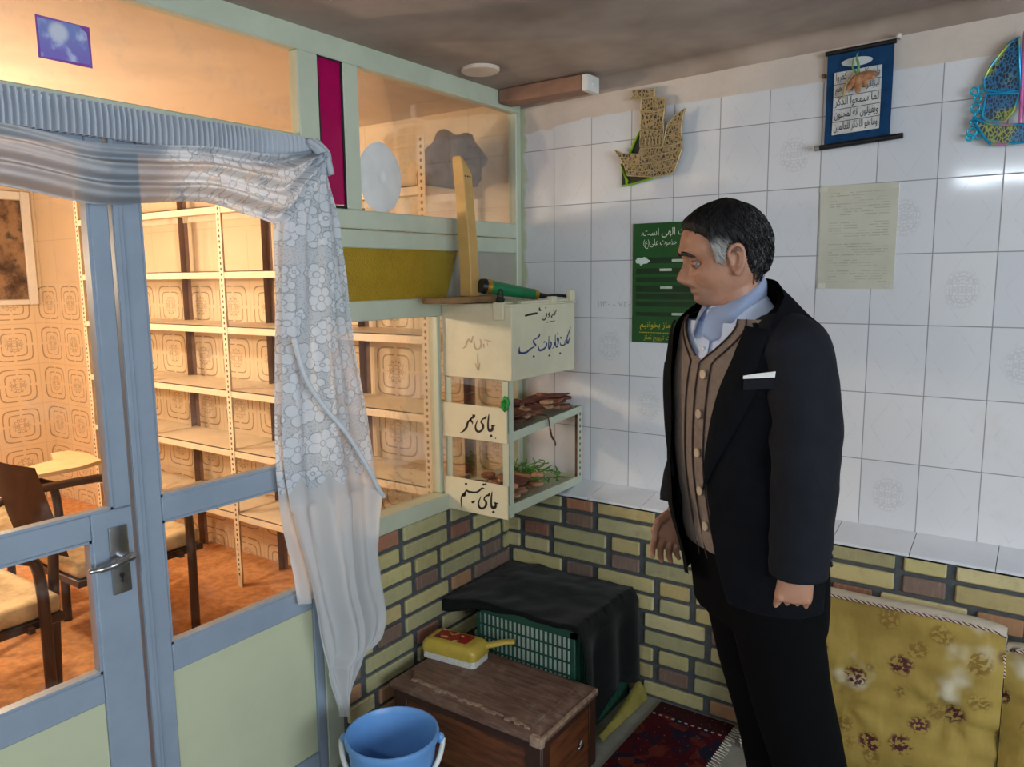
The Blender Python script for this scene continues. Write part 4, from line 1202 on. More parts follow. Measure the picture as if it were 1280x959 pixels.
b = MB(); b.box((.0, -.057, -.043), (.0009, .056, .044), .0004); obj('purple_border', b, simple('purple_border', (150, 92, 178), .3), st)

# ================================================================ wooden chest, crate and what lies on them
t = NT('worn_dark_wood'); co = t.coords()
g = t.noise(t.scale(co, (6, 50, 50)), 1.6, 5, .65)
c = t.mix(t.ramp(g, .35, .7), lin((128, 98, 82)), lin((92, 66, 54)))
c = t.mix(t.math('MULTIPLY', t.ramp(t.noise(co, 14, 5, .7), .50, .72), .6), c, lin((160, 136, 122)))
M['chest_top'] = t.done(t.bsdf(c, .6, 0, t.bump(g, .3, .004)).outputs[0])
t = NT('brown_varnish'); co = t.coords()
g = t.noise(t.scale(co, (5, 5, 40)), 1.5, 5, .6)
c = t.mix(t.ramp(g, .35, .7), lin((120, 70, 40)), lin((82, 46, 28)))
M['chest'] = t.done(t.bsdf(c, .45, 0, t.bump(g, .15, .003)).outputs[0])
M['chest_dark'] = simple('dark_varnish', (70, 42, 30), .5, var=.15)
M['splinter'] = simple('splintered_edge', (176, 148, 124), .8, var=.2, scale=40, bump=.4)
ch = thing('wooden_chest', 'low worn dark wooden chest with a splintered lid in front of the crate', 'chest', (.385, -.75, 0))
x0, x1, y0, y1 = -.28, .28, -.158, .158
b = MB(); b.box((x0, y0, 0), (x1, y1, .232), .003); obj('body', b, M['chest'], ch)
b = MB()
for (a, c) in (((x0 - .004, y0 - .006, 0), (x0 + .05, y0, .232)), ((x1 - .05, y0 - .006, 0), (x1 + .004, y0, .232)), ((x0, y0 - .005, .2), (x1, y0, .232)), ((x0, y0 - .005, 0), (x1, y0, .03)),
               ((x1, y0, 0), (x1 + .006, y0 + .04, .232)), ((x1, y1 - .04, 0), (x1 + .006, y1, .232)), ((x1, y0, .205), (x1 + .005, y1, .232))): b.box(a, c, .002)
obj('face_frame', b, M['chest_dark'], ch)
b = MB(); b.box((x0 - .012, y0 - .016, .232), (x1 + .012, y1 + .006, .252), .004, seg=2); lid = obj('lid', b, M['chest_top'], ch)
b = MB(); r5 = random.Random(5)
xs = [x0 + .045 + i * (.47 / 26) for i in range(27)]
pts = [V(x, y0 + .028 + .010 * r5.random() - .012 * (i / 26), .252) for i, x in enumerate(xs)] + [V(x1 - .045, y1 - .02, .252), V(x0 + .01, y1 + .0, .252), V(x0 + .0, y0 + .09, .252)]
b.prism(pts, (0, 0, .008)); obj('cover_board', b, M['chest_top'], lid)
b = MB()
for i in range(26):
    p, q = pts[i], pts[i + 1]
    b.box((p.x, p.y - .004 - .006 * r5.random(), .2525), (q.x, p.y + .003, .2525 + .004 * r5.random() + .004))
for i in range(18):
    y = y0 - .01 + i * .0178; b.box((x1 + .006, y, .246), (x1 + .0145, y + .0178, .2535 + .003 * r5.random()))
b.box((x1 - .03, y0 - .018, .222), (x1 + .014, y0 + .004, .254), .004)
obj('splintered_edge', b, M['splinter'], lid)
b = MB(); b.box((x1 + .006, .045, .098), (x1 + .010, .075, .112), .003); b.tube([V(x1 + .006, .055, .115), V(x1 + .009, .062, .13)], .004, 6)
obj('keyhole_plate', b, M['chrome'], ch)
# carpet hand brush
br = thing('hand_brush', 'yellow hand brush with white bristle base and red label on the chest lid', 'brush', (.178, -.688, .2605), radians(6))
def slab(b, z0, z1, sx, sy, r=.018, dome=0.0):
    n = 6; ring = []
    for (cx, cy, a0) in ((sx - r, sy - r, 0), (-sx + r, sy - r, 90), (-sx + r, -sy + r, 180), (sx - r, -sy + r, 270)):
        for i in range(n + 1):
            a = radians(a0 + 90 * i / n); ring.append((cx + r * cos(a), cy + r * sin(a)))
    rs = [[V(x, y, z0) for x, y in ring], [V(x, y, z1) for x, y in ring]]
    if dome:
        for k in range(1, 5):
            q = k / 4; s = 1 - .28 * q * q
            rs.append([V(x * s, y * s, z1 + dome * sin(q * pi / 2)) for x, y in ring])
    b.loft(rs)
b = MB(); slab(b, 0, .024, .105, .052); obj('bristle_base', b, simple('white_bristles', (226, 224, 216), .7, var=.1, scale=120, bump=.4), br, 40)
b = MB(); slab(b, .024, .04, .108, .055, .02, .028); bd = obj('brush_body', b, simple('yellow_plastic', (204, 176, 72), .4, var=.08), br, 40)
b = MB(); b.tube(spline([V(.075, .02, .045), V(.11, .055, .044), V(.145, .08, .05), (V(.178, .098, .052))], 5), [.022] * 4 + [.016] * 6 + [.014] * 5 + [.012], 10, flat=.6); obj('handle', b, simple('yellow_handle', (206, 180, 78), .4, var=.05), br, 60)
b = MB(); b.box((-.072, -.026, .0675), (.06, .036, .0695), .002)
t = NT('red_label'); co = t.coords(); n = t.noise(co, 46, 3); c = t.mix(t.ramp(n, .56, .64), lin((158, 40, 32)), lin((224, 200, 130))); c = t.mix(t.ramp(t.noise(co, 31, 2), .58, .64), c, lin((84, 22, 22)))
obj('label', b, t.done(t.bsdf(c, .4).outputs[0]), bd)
# plastic crate
cr = thing('plastic_crate', 'dark green slatted plastic crate lined with white, under the black cloth in the corner', 'crate', (.3725, -.36, 0))
M['crate'] = simple('dark_green_plastic', (34, 82, 66), .45, var=.08)
b = MB(); hx, hy = .2025, .20
def cb(a, c, bev=.0): b.box(a, c, bev)
for z0, z1 in ((0, .03), (.375, .402), (.19, .205)):
    cb((-hx, -hy, z0), (hx, -hy + .008, z1)); cb((-hx, hy - .008, z0), (hx, hy, z1)); cb((-hx, -hy, z0), (-hx + .008, hy, z1)); cb((hx - .008, -hy, z0), (hx, hy, z1))
for sx in (-1, 1):
    for sy in (-1, 1): cb((sx * hx - (.022 if sx > 0 else 0), sy * hy - (.02 if sy > 0 else 0), 0), (sx * hx + (.022 if sx < 0 else 0), sy * hy + (.02 if sy < 0 else 0), .40), .004)
obj('crate_frame', b, M['crate'], cr)
b = MB(); n = 20
for i in range(n):
    x = -hx + .022 + (2 * hx - .044) * (i + .5) / n
    for sy in (-1, 1): b.box((x - .0022, sy * hy - .003, .03), (x + .0022, sy * hy + .003, .376))
for z in (.075, .12, .16, .245, .29, .335):
    for sy in (-1, 1): b.box((-hx + .02, sy * hy - .0025, z - .0022), (hx - .02, sy * hy + .0025, z + .0022))
for i in range(22):
    y = -hy + .022 + (2 * hy - .044) * (i + .5) / 22
    for sx in (-1, 1): b.box((sx * hx - .003, y - .003, .03), (sx * hx + .003, y + .003, .376))
obj('slats', b, M['crate'], cr)
b = MB(); b.box((-hx + .012, -hy + .0085, .01), (hx - .012, hy - .0085, .370), .01, seg=2); obj('white_lining', b, simple('white_sheet', (226, 236, 224), .6, var=.06), cr)
# black cloth
t = NT('black_velvet_cloth'); co = t.coords()
n = t.noise(co, 5, 5, .65)
c = t.mix(t.ramp(n, .5, .75), lin((17, 23, 24)), lin((34, 42, 40)))
cm = t.bsdf(c, .85, 0, t.bump(t.noise(co, 14, 4), .35, .01), .3)
cm.inputs['Sheen Weight'].default_value = .25
M['cloth'] = t.done(cm.outputs[0])
b = MB()
LX = .565
def hangR(s):   # drop on the right side as a function of position front(0) .. back(1)
    return interp([(0, .40), (.12, .40), (.26, .37), (.42, .29), (.6, .285), (.8, .315), (1, .335)], s)[0]
def clothp(u, v):
    s = v                                    # 0 front .. 1 back
    fr = .014 + .035 * max(0, 1 - u * 3.0)    # front overhang
    sy = -fr + (.415 + fr) * v if True else 0
    tot = LX + hangR(v)
    sx = u * tot
    nz = .012 * mnoise.noise(V(sx * 6, sy * 6, 1)) + .005 * mnoise.noise(V(sx * 16, sy * 14, 2))
    x = .028 + min(sx, LX); y = -.575 + max(sy, 0); z = .425 + nz
    if sx < .15: z -= .03 * (1 - sx / .15)
    if sy < 0: z += sy; y = -.578 + .004 * nz
    ov = sx - LX
    if ov > 0:
        k = min(ov / .03, 1)
        x = .593 + .02 * k + .03 * ov + .014 * sin(v * 15 + 1) * min(1, ov / .1)
        z = .415 - ov + nz * (1 - k)
        if sy < 0: y -= .012 * k; z = max(z, .03)
        y += .02 * sin(v * 11 + ov * 6) * min(1, ov / .15) * (1 - v)
        if v > .93: y = min(y, -.165)
    return V(x, y, max(z, .025))
b.grid(clothp, 84, 56); bmesh.ops.solidify(b.b, geom=b.b.faces[:], thickness=-.004)
tag(obj('black_cloth', b, M['cloth'], None, 180), 'black cloth draped over the green crate in the corner', 'cloth')
# folded yellow cloth on the floor beside the crate
b = MB()
b.grid(lambda u, v: V(.615 + .03 * u + .012 * v * u, -.50 + .33 * v, .012 + .016 * sin(pi * u) + .06 * (1 - u) * v * v + .004 * mnoise.noise(V(u * 4, v * 9, 0))), 10, 24)
bmesh.ops.solidify(b.b, geom=b.b.faces[:], thickness=-.004)
tag(obj('yellow_cloth', b, simple('yellow_cloth', (196, 184, 96), .8, var=.1), None, 180), 'yellowish cloth crumpled on the floor beside the black draped crate', 'cloth')

# bucket
bu = thing('blue_bucket', 'blue plastic bucket with white carrying handle in front of the curtain tail', 'bucket', (.33, -1.16, 0))
M['bucket'] = simple('blue_plastic', (106, 158, 216), .35, var=.04, scale=5)
b = MB(); b.lathe([(0, .0), (.092, 0), (.096, .01), (.124, .255), (.124, .262), (.131, .264), (.133, .276), (.131, .282), (.126, .283), (.122, .276), (.119, .262), (.09, .012), (0, .010)], 56)
obj('pail', b, M['bucket'], bu, 40)
hd = radians(215)
for s in (-1, 1):
    b = MB(); e = V(cos(radians(35)) * .136 * s, sin(radians(35)) * .136 * s, .262); b.sphere(tuple(e), (.012, .012, .016), 10, 8); obj('handle_lug', b, M['bucket'], bu, 60)
b = MB(); ax = V(cos(radians(35)), sin(radians(35)), 0); fw_ = V(sin(radians(35)), -cos(radians(35)), 0)
tiltd = (fw_ * .55 + V(0, 0, -.83)).normalized()
b.tube([ax * (.143 * cos(a)) + tiltd * (.143 * sin(a)) * 1.02 + V(0, 0, .262) for a in [pi * i / 24 for i in range(25)]], .0075, 8, flat=.8)
obj('handle', b, simple('white_handle', (226, 226, 220), .4), bu, 60)

# rug
rg = thing('red_rug', 'dark red patterned rug with a fringed end on the floor beside the chest', 'rug', (.84, -.9, 0))
t = NT('dark_red_rug'); co = t.coords(); X = t.sep(co)
n = t.voro(co, 22, 'F1', 'Color'); s3 = t.sep(n)
c = t.mix(t.ramp(s3[0], .55, .6), lin((74, 20, 26)), lin((34, 30, 46)))
c = t.mix(t.ramp(s3[1], .72, .76), c, lin((98, 42, 32)))
c = t.mix(t.ramp(t.noise(co, 12, 3), .45, .65), c, lin((64, 16, 24)))
bord = t.math('GREATER_THAN', X[1], .668); c = t.mix(bord, c, lin((58, 26, 28)))
ln = t.math('MULTIPLY', t.math('COMPARE', X[1], .655, .004), t.math('GREATER_THAN', t.math('FRACT', t.math('MULTIPLY', X[0], 42)), .55))
c = t.mix(t.math('MULTIPLY', ln, .8), c, lin((196, 180, 170)))
fl_ = t.math('GREATER_THAN', t.noise(co, 90, 2), .70); c = t.mix(t.math('MULTIPLY', fl_, .5), c, lin((170, 140, 130)))
b = MB(); b.box((-.137, -1.1, .001), (.135, .742, .012), .003); obj('pile', b, t.done(t.bsdf(c, .95, 0, t.bump(t.noise(co, 160, 2), .5, .004), .1).outputs[0]), rg)
b = MB()
for i in range(120):
    y = -1.0 + i * .0145; b.tube([V(.134, y, .008), V(.150, y + random.uniform(-.004, .004), .005), V(.162 + random.uniform(0, .006), y + random.uniform(-.008, .008), .004)], .0022, 4)
obj('fringe', b, simple('cream_fringe', (206, 196, 176), .9), rg, 60)

# floor cushions against the dado
def floral(name, base1, base2, white, dens):
    t = NT(name); co = t.coords(); X = t.sep(co)
    q = t.comb(X[0], X[2], t.math('MULTIPLY', X[1], 1.0))
    w = t.math('MULTIPLY', t.math('SUBTRACT', t.noise(q, 30, 3), .5), .02)
    q2 = t.comb(t.math('ADD', X[0], w), t.math('ADD', X[2], w), X[1])
    d1 = t.voro(q2, 12); c1 = t.voro(q2, 12, 'F1', 'Color'); k = t.sep(c1)
    fl = t.math('MULTIPLY', t.math('SUBTRACT', 1.0, t.ramp(d1, .26, .46)), t.math('GREATER_THAN', k[0], dens))
    pet = t.ramp(t.noise(q2, 88, 2, .5), .44, .52)
    fl = t.math('MULTIPLY', fl, pet)
    c = t.mix(t.ramp(t.noise(q, 3, 5, .6), .35, .65), lin(base1), lin(base2))
    wp = t.ramp(t.noise(q, 5.0, 3, .5), .55, .68)
    c = t.mix(t.math('MULTIPLY', wp, white), c, lin((214, 206, 184)))
    c = t.mix(t.math('MULTIPLY', t.math('GREATER_THAN', k[1], .62), t.math('MULTIPLY', fl, .75)), c, lin((120, 90, 40)))
    c = t.mix(t.math('MULTIPLY', t.math('LESS_THAN', k[1], .62), fl), c, lin((84, 38, 44)))
    f2 = t.noise(t.scale(q, (1, .25, 1)), 24, 3)
    return t.done(t.bsdf(c, .75, 0, t.bump(f2, .5, .01), .3).outputs[0])
M['floral'] = floral('yellow_floral_cloth', (176, 150, 76), (142, 118, 54), .85, .18)
M['floral_w'] = floral('white_floral_cloth', (216, 206, 188), (206, 194, 172), .5, .35)
t = NT('twisted_cord'); co = t.coords(); X = t.sep(co)
f = t.math('FRACT', t.math('MULTIPLY', t.math('ADD', t.math('ADD', X[0], X[1]), t.math('MULTIPLY', X[2], 1.6)), 62)); c = t.mix(t.math('GREATER_THAN', f, .5), lin((210, 196, 176)), lin((92, 44, 48)))
M['cord'] = t.done(t.bsdf(c, .7).outputs[0])
def cushion(x0, x1, label, ht=1.0):
    c = (x0 + x1) / 2; w = (x1 - x0) / 2
    r = thing('floor_cushion', label, 'cushion', (c, -.21, 0))
    b = MB()
    def face(u, v):
        x = -w + 2 * w * u; z = .012 + .583 * v
        e = min(u, 1 - u) * 2 * w; e2 = min(v, 1 - v) * .58
        bul = .03 * (1 - exp(-e / .05)) * (1 - exp(-e2 / .07))
        fold = .016 * mnoise.noise(V(x * 4, z * 9, x0)) + .007 * mnoise.noise(V(x * 9, z * 22, x0 + 3)) + .008 * sin(26 * z + 3 * sin(5 * x)) * (1 if v < .75 else .2) * mnoise.noise(V(x * 3, 2, x0))
        tuft = -.022 * exp(-((x - (-w + .30)) ** 2 + (z - .30) ** 2) / .0025) - .018 * exp(-((x - (w - .12)) ** 2 + (z - .33) ** 2) / .002)
        for (tx, tz) in ((-w + .30, .30), (w - .12, .33), (-w + .13, .42)):
            rr = hypot(x - tx, z - tz); fold += .008 * sin(8 * atan2(z - tz, x - tx) + 3 * tx) * exp(-rr / .11) * min(1, rr / .03)
        zz = z - .012 * exp(-e / .03) * (v > .5)
        return V(x, -.065 - bul - fold - tuft, zz)
    b.grid(face, 60, 40)
    obj('face_panel', b, M['floral'], r, 180)
    b = MB()
    def top(u, v):
        x = -w + 2 * w * u
        return V(x, -.065 + .13 * v, .595 - .045 * v * v + .012 * sin(pi * v) - .012 * exp(-min(u, 1 - u) * 2 * w / .03) + .004 * mnoise.noise(V(x * 8, v * 3, 1)))
    rows = b.grid(top, 60, 6)
    b.quad([V(-w, .065, .54), V(w, .065, .54), V(w, .065, .012), V(-w, .065, .012)])
    for s in (-1, 1): b.quad([V(s * w, -.065, .012), V(s * w, .065, .012), V(s * w, .065, .54), V(s * w, -.065, .583)])
    b.quad([V(-w, -.065, .012), V(w, -.065, .012), V(w, .065, .012), V(-w, .065, .012)])
    obj('side_panel', b, M['floral_w'], r, 60)
    b = MB()
    path = ([V(-w, -.067, .03), V(-w, -.067, .30), V(-w + .003, -.067, .565), V(-w + .02, -.067, .590)] if x0 < 1.7 else [V(-w + .02, -.067, .592)]) + [V(-w + .02 + (2 * w - .04) * i / 12, -.068, .597) for i in range(1, 12)] + [V(w - .02, -.067, .590), V(w - .003, -.067, .565), V(w, -.067, .47)]
    b.tube(path, .0045, 8); obj('piping', b, M['cord'], r, 60)
    r.scale = (1, 1, ht)
cushion(1.035, 1.735, 'yellow floral back cushion with corded edge against the brick dado, nearest to the standing man')
cushion(1.737, 2.45, 'yellow floral back cushion at the right edge, against the brick dado beyond the first cushion', .93)
# ================================================================ the man
def skin_material():
    t = NT('skin'); co = t.coords()
    c = t.mix(t.ramp(t.noise(co, 22, 4, .6), .35, .7), lin((166, 120, 96)), lin((148, 104, 82)))
    def blob(p, r, col, k):
        nonlocal c
        d = t.new('ShaderNodeVectorMath', operation='DISTANCE'); t.link(co, d.inputs[0]); d.inputs[1].default_value = p
        c = t.mix(t.math('MULTIPLY', t.math('SUBTRACT', 1.0, t.ramp(d.outputs['Value'], r * .35, r)), k), c, lin(col))
    blob((-.185, -.012, 1.519), .016, (134, 78, 70), .7)
    blob((-.168, -.02, 1.497), .045, (132, 108, 96), .55)
    blob((-.205, 0, 1.542), .02, (166, 104, 86), .4)
    n = t.bump(t.noise(co, 130, 3), .10, .003)
    b = t.bsdf(c, .48, 0, n, .4)
    b.inputs['Subsurface Weight'].default_value = .06
    b.inputs['Subsurface Radius'].default_value = (.01, .004, .002)
    return t.done(b.outputs[0])
M['skin'] = skin_material()
man = thing('person', 'standing man in dark navy jacket, taupe cardigan and light blue shirt, looking left', 'person', (1.29, -.95, 0), radians(34.906))
FX, FY = -.94, -.34      # chest direction ; his left side is (-FY, FX)
def ring_pt(z, phi, off=0.0, k=1.0, tab=None):
    cx, hw, hd = interp(tab or BODY, z)
    c, s = cos(phi), sin(phi); e = 2 / 2.35
    c = math.copysign(abs(c) ** e, c); s = math.copysign(abs(s) ** e, s)
    a = (hd * k + off) * c; b_ = (hw * k + off) * s
    return V(cx + FX * a - FY * b_, FY * a + FX * b_, z)
BODY = [(.80, -.014, .165, .106), (.88, -.018, .168, .112), (.95, -.026, .166, .119), (1.05, -.038, .163, .128), (1.15, -.05, .166, .130), (1.25, -.054, .178, .127), (1.33, -.056, .188, .119),
        (1.40, -.058, .184, .103), (1.44, -.063, .172, .090), (1.47, -.074, .126, .074), (1.50, -.085, .066, .062), (1.55, -.092, .055, .058)]

# ---- head
HT = [(-.122, .030, .000, .020), (-.118, .048, -.020, .029), (-.112, .062, -.032, .037), (-.100, .070, -.042, .045), (-.085, .0745, -.050, .053), (-.070, .081, -.056, .060), (-.050, .086, -.066, .0665), (-.028, .0885, -.073, .0705), (-.006, .1015, -.076, .071),
      (.012, .1025, -.076, .0715), (.035, .098, -.071, .070), (.055, .086, -.060, .064), (.072, .066, -.044, .054), (.084, .045, -.026, .040), (.091, .024, -.008, .024), (.094, .010, .002, .008)]
NOSE = [(-.084, 0, .014), (-.077, .001, .014), (-.0735, .008, .0145), (-.070, .018, .0135), (-.064, .0265, .0115), (-.056, .0245, .0095), (-.044, .0175, .0078), (-.032, .0110, .0075), (-.020, .004, .009), (-.008, 0, .009)]
def g(x, s): return exp(-(x / s) ** 2)
def head_fh(th, z, raw=False):
    ff, fb, w = interp(HT, z)
    f0 = .004
    c, s = cos(th), sin(th)
    e = 2 / 2.25
    hy = w * math.copysign(abs(s) ** e, s)
    f = f0 + ((ff - f0) if c > 0 else (f0 - fb)) * math.copysign(abs(c) ** e, c)
    if c > 0 and not raw:
        fr = min(1, c * 3)
        na, ns = interp(NOSE, z)
        d = na * g(hy, ns) * 1.0
        a = abs(hy)
        d += .0065 * g(z + .066, .009) * g(a - .0150, .006) - .003 * g(z + .060, .008) * g(a - .0235, .005)                    # nostril wings
        d += .0040 * g(z + .004, .009) * g(a - .024, .018)                     # brow ridge
        d -= .0105 * g(z + .0275, .0105) * g(a - .031, .014)                     # eye sockets
        d += .0035 * g(z + .049, .015) * g(a - .043, .018)                     # cheekbones
        d -= .0042 * g(z + .078, .015) * g(a - .040, .013) + .002 * g(z + .042, .0035) * g(a - .030, .013)                     # cheek hollow
        d -= .0034 * g(z + .071 + (a - .022) * .8, .004) * g(a - .026, .010)   # folds beside the mouth
        d += .0050 * g(z + .0755, .0042) * g(hy, .020) + .0055 * g(z + .0865, .0052) * g(hy, .018)
        d -= .0040 * g(z + .0808, .0024) * g(hy, .025) + .0025 * g(z + .0945, .004) * g(hy, .022)
        d += .0035 * g(z + .104, .008) * g(hy, .018)
        f += d * fr
    return f, hy
HX, HZ = -.10, 1.60
def head_pt(th, z, off=0.0):
    f, hy = head_fh(th, z)
    p = V(HX - f, -hy, HZ + z)
    if off:
        q = V(HX - .004, 0, HZ + min(z, .02)); n = (p - q).normalized(); p = p + n * off
    return p
b = MB(); rings = []
nz = 130
for i in range(nz + 1):
    z = -.122 + (.094 + .122) * (i / nz)
    rings.append([head_pt(2 * pi * k / 144, z) for k in range(144)])
b.loft(rings)
def ear(sg):
    y = sg * .0725
    R = Matrix.Rotation(radians(-14), 3, 'Y')
    o = V(-.108, y, 1.5765)
    b.sphere(o + V(.002, -sg * .003, -.003), (.0155, .009, .026), 14, 10, R)
    path = [V(-.010, .004, .004), V(-.012, .007, .016), V(-.006, .011, .026), V(.005, .014, .030), V(.014, .014, .024), V(.0165, .013, .010), V(.013, .011, -.006), V(.007, .008, -.018), V(.0, .006, -.027), V(-.006, .003, -.026)]
    pp = [R @ V(p.x, sg * p.y, p.z) + o for p in spline(path, 4)]
    b.tube(pp, .0045, 8)
    pp = [R @ V(p.x, sg * p.y, p.z) + o for p in spline([V(.002, .010, .018), V(.008, .011, .010), V(.006, .010, -.004), V(-.001, .008, -.012)], 4)]
    b.tube(pp, .0035, 6)
    b.sphere(R @ V(-.002, sg * .006, -.025) + o, (.0075, .005, .008), 10, 8)
    b.sphere(R @ V(-.010, sg * .004, -.004) + o, (.004, .005, .007), 8, 6)
ear(-1); ear(1)
# eyelids
for sg in (-1, 1):
    ec = V(-.1735, sg * .0305, 1.5715)
    for up in (1, -1):
        pp = []
        for i in range(11):
            a = -1.0 + 2.0 * i / 10
            d = V(-cos(a), 0, 0) * .0118 + V(0, sin(a) * sg * .0135, 0) + V(0, 0, up * (.0022 if up > 0 else .0034) * cos(a * 1.4) - .0008)
            pp.append(ec + d)
        b.tube(pp, .0042 if up > 0 else .0028, 6)
# neck, trunk, limbs under the clothes
b.tube([V(-.070, 0, 1.43), V(-.080, 0, 1.48), V(-.090, 0, 1.53), V(-.098, 0, 1.575)], [.066, .056, .055, .056], 24)
b.sphere((-.142, 0, 1.502), (.02, .022, .02), 12, 8)
for sg in (-1, 1): b.tube([V(-.083, sg * .05, 1.56), V(-.105, sg * .035, 1.51), V(-.125, sg * .015, 1.455)], .012, 8)
b.loft([[ring_pt(z, 2 * pi * k / 40, -.014) for k in range(40)] for z in (.82, .90, .98, 1.06, 1.14, 1.22, 1.30, 1.37, 1.41, 1.435)])
NARM = [((-.055, -.09, 1.385), .042), ((-.018, -.148, 1.375), .044), ((-.006, -.180, 1.33), .045), ((.0, -.207, 1.19), .040), ((.002, -.193, 1.06), .034), ((.004, -.180, .995), .025), ((.004, -.178, .975), .026)]
FARM = [((-.08, .09, 1.385), .042), ((-.095, .145, 1.38), .044), ((-.10, .180, 1.34), .045), ((-.105, .205, 1.19), .040), ((-.135, .18, 1.06), .034), ((-.158, .158, 1.0), .025), ((-.163, .154, .98), .026)]
for arm in (NARM, FARM): b.tube([V(*p) for p, r in arm], [r for p, r in arm], 18)
NLEG = [((-.010, -.085, .86), .078), ((.030, -.095, .66), .068), ((.085, -.10, .46), .052), ((.135, -.095, .28), .048), ((.180, -.09, .10), .036), ((.183, -.09, .06), .038)]
FLEG = [((-.028, .085, .86), .078), ((.012, .088, .66), .068), ((.058, .09, .46), .052), ((.09, .09, .28), .048), ((.122, .09, .10), .036), ((.125, .09, .06), .038)]
for leg in (NLEG, FLEG): b.tube([V(*p) for p, r in leg], [r for p, r in leg], 18)
for fx, fy in ((.175, -.09), (.117, .09)): b.tube([V(fx + .04, fy + .015, .045), V(fx - .05, fy - .02, .042), V(fx - .16, fy - .055, .032)], [.034, .036, .026], 14)
def hand(o, u, s, curl, spread, thumb):
    """o wrist, u towards the fingers, s towards the thumb side; the palm faces u x s"""
    o, u = Vector(o), Vector(u).normalized(); s = Vector(s); s = (s - u * s.dot(u)).normalized(); n = u.cross(s).normalized() * thumb
    def P(a, c, d): return o + u * a + s * c + n * d
    rr = []
    for a, w, th in ((-.012, .024, .019), (.01, .028, .018), (.035, .036, .0165), (.06, .038, .0145), (.074, .037, .012)):
        rr.append([P(a, w * cos(2 * pi * k / 20) * (1), th * sin(2 * pi * k / 20)) for k in range(20)])
    b.loft(rr)
    for i, (c, L, r) in enumerate(((.0275, .064, .0083), (.0095, .071, .0085), (-.0090, .067, .0081), (-.0265, .053, .0073))):
        p = P(.066, c, -.001); d = (u + s * spread * (1.5 - i) * .1).normalized(); pts = [p]; ang = 0
        for sg_, ln in zip(curl, (.45, .31, .24)):
            ang += sg_ * (1 + .08 * i)
            pts.append(pts[-1] + (d * cos(ang) + n * sin(ang)) * (L * ln))
        b.tube([pts[0], (pts[0] + pts[1]) / 2, pts[1], (pts[1] + pts[2]) / 2, pts[2], pts[3]], [r * 1.08, r, r * 1.04, r * .94, r * .95, r * .72], 10)
        b.sphere(pts[3], r * .74, 8, 6); b.sphere(pts[0] - n * .003, r * 1.12, 10, 8)
    t0 = P(.014, .022, .004); t1 = P(.036, .042, .014); t2 = P(.058, .047, .024); t3 = P(.076, .042, .030)
    b.tube([t0, t1, t2, t3], [.0125, .0105, .0095, .0068], 10); b.sphere(t3, .007, 8, 6)
hand((.004, -.178, .972), (-.10, .02, -1), (-1, .1, 0), (.42, 1.1, .9), .5, 1)
hand((-.164, .153, .984), (-.40, -.08, -1), (-1, -.15, .3), (.35, .45, .3), .9, -1)
me = b.mesh('body_base', 180)
tmp = bpy.data.objects.new('body_base', me); COL.objects.link(tmp)
md = tmp.modifiers.new('r', 'REMESH'); md.mode = 'VOXEL'; md.voxel_size = .0028; md.use_smooth_shade = True
sm = tmp.modifiers.new('s', 'SMOOTH'); sm.factor = .45; sm.iterations = 2
dg = bpy.context.evaluated_depsgraph_get()
bm_ = bpy.data.meshes.new_from_object(tmp.evaluated_get(dg)); bpy.data.objects.remove(tmp)
bm_.name = 'body'
body = obj('body', bm_, M['skin'], man)
body.data.polygons.foreach_set('use_smooth', [True] * len(body.data.polygons))
# eyes
eyem = simple('eye_white', (120, 102, 94), .15, var=.03); irism = simple('dark_iris', (36, 24, 18), .1, var=.02)
for sg in (-1, 1):
    b = MB(); b.sphere((-.1735, sg * .0305, 1.5705), .0112, 18, 12); e = obj('eye', b, eyem, man, 180)
    b = MB(); b.sphere((-.1735 - .0066, sg * .0325, 1.5695), (.0052, .0066, .0062), 14, 10); obj('iris', b, irism, e, 180)
hairdark = simple('dark_hair', (34, 28, 26), .6, var=.2, scale=60)
for sg in (-1, 1):
    b = MB(); pp = []
    for i in range(12):
        th = .10 + .52 * i / 11; z = -.0105 + .0035 * sin(pi * min(1, i / 9)) - .005 * (i / 11) ** 2
        f, hy = head_fh(th, z); pp.append(V(HX - f - .0012, -sg * -hy if sg > 0 else -hy, HZ + z))
    b.tube(pp, [.002] + [.0042] * 7 + [.0035, .003, .002, .001], 6); obj('eyebrow', b, hairdark, man, 180)
# hair
HL = [(-.09, -.056), (-.050, -.054), (-.030, -.050), (-.020, -.034), (-.010, .006), (.022, .008), (.0265, -.026), (.043, -.030), (.052, -.006), (.060, .018), (.072, .028), (.088, .036), (.096, .042), (.2, .044)]
def hline(f):
    for (a, za), (c, zc) in zip(HL[:-1], HL[1:]):
        if a <= f <= c: return za + (zc - za) * (f - a) / (c - a)
    return .04
b = MB(); NT_, NZ_ = 320, 150
vv = {}
def hv(i, k):
    i %= NT_
    if (i, k) not in vv:
        th = 2 * pi * i / NT_; z = -.056 + .150 * k / NZ_
        f, hy = head_fh(th, z); d = z - hline(f)
        h = .0105 * min(1, max(0, d) / .018) ** .6 * (1 + .15 * cos(th))
        if th > 0: h += .0022 * mnoise.noise(V(th * 26 + 4 * mnoise.noise(V(th * 3, z * 30, 1)), z * 22, 0)) * min(1, max(0, d) / .01) + .0014 * mnoise.noise(V(th * 60, z * 45, 7)) * min(1, max(0, d) / .01)
        vv[(i, k)] = b.b.verts.new(head_pt(th, z, max(h, .0002)))
    return vv[(i, k)]
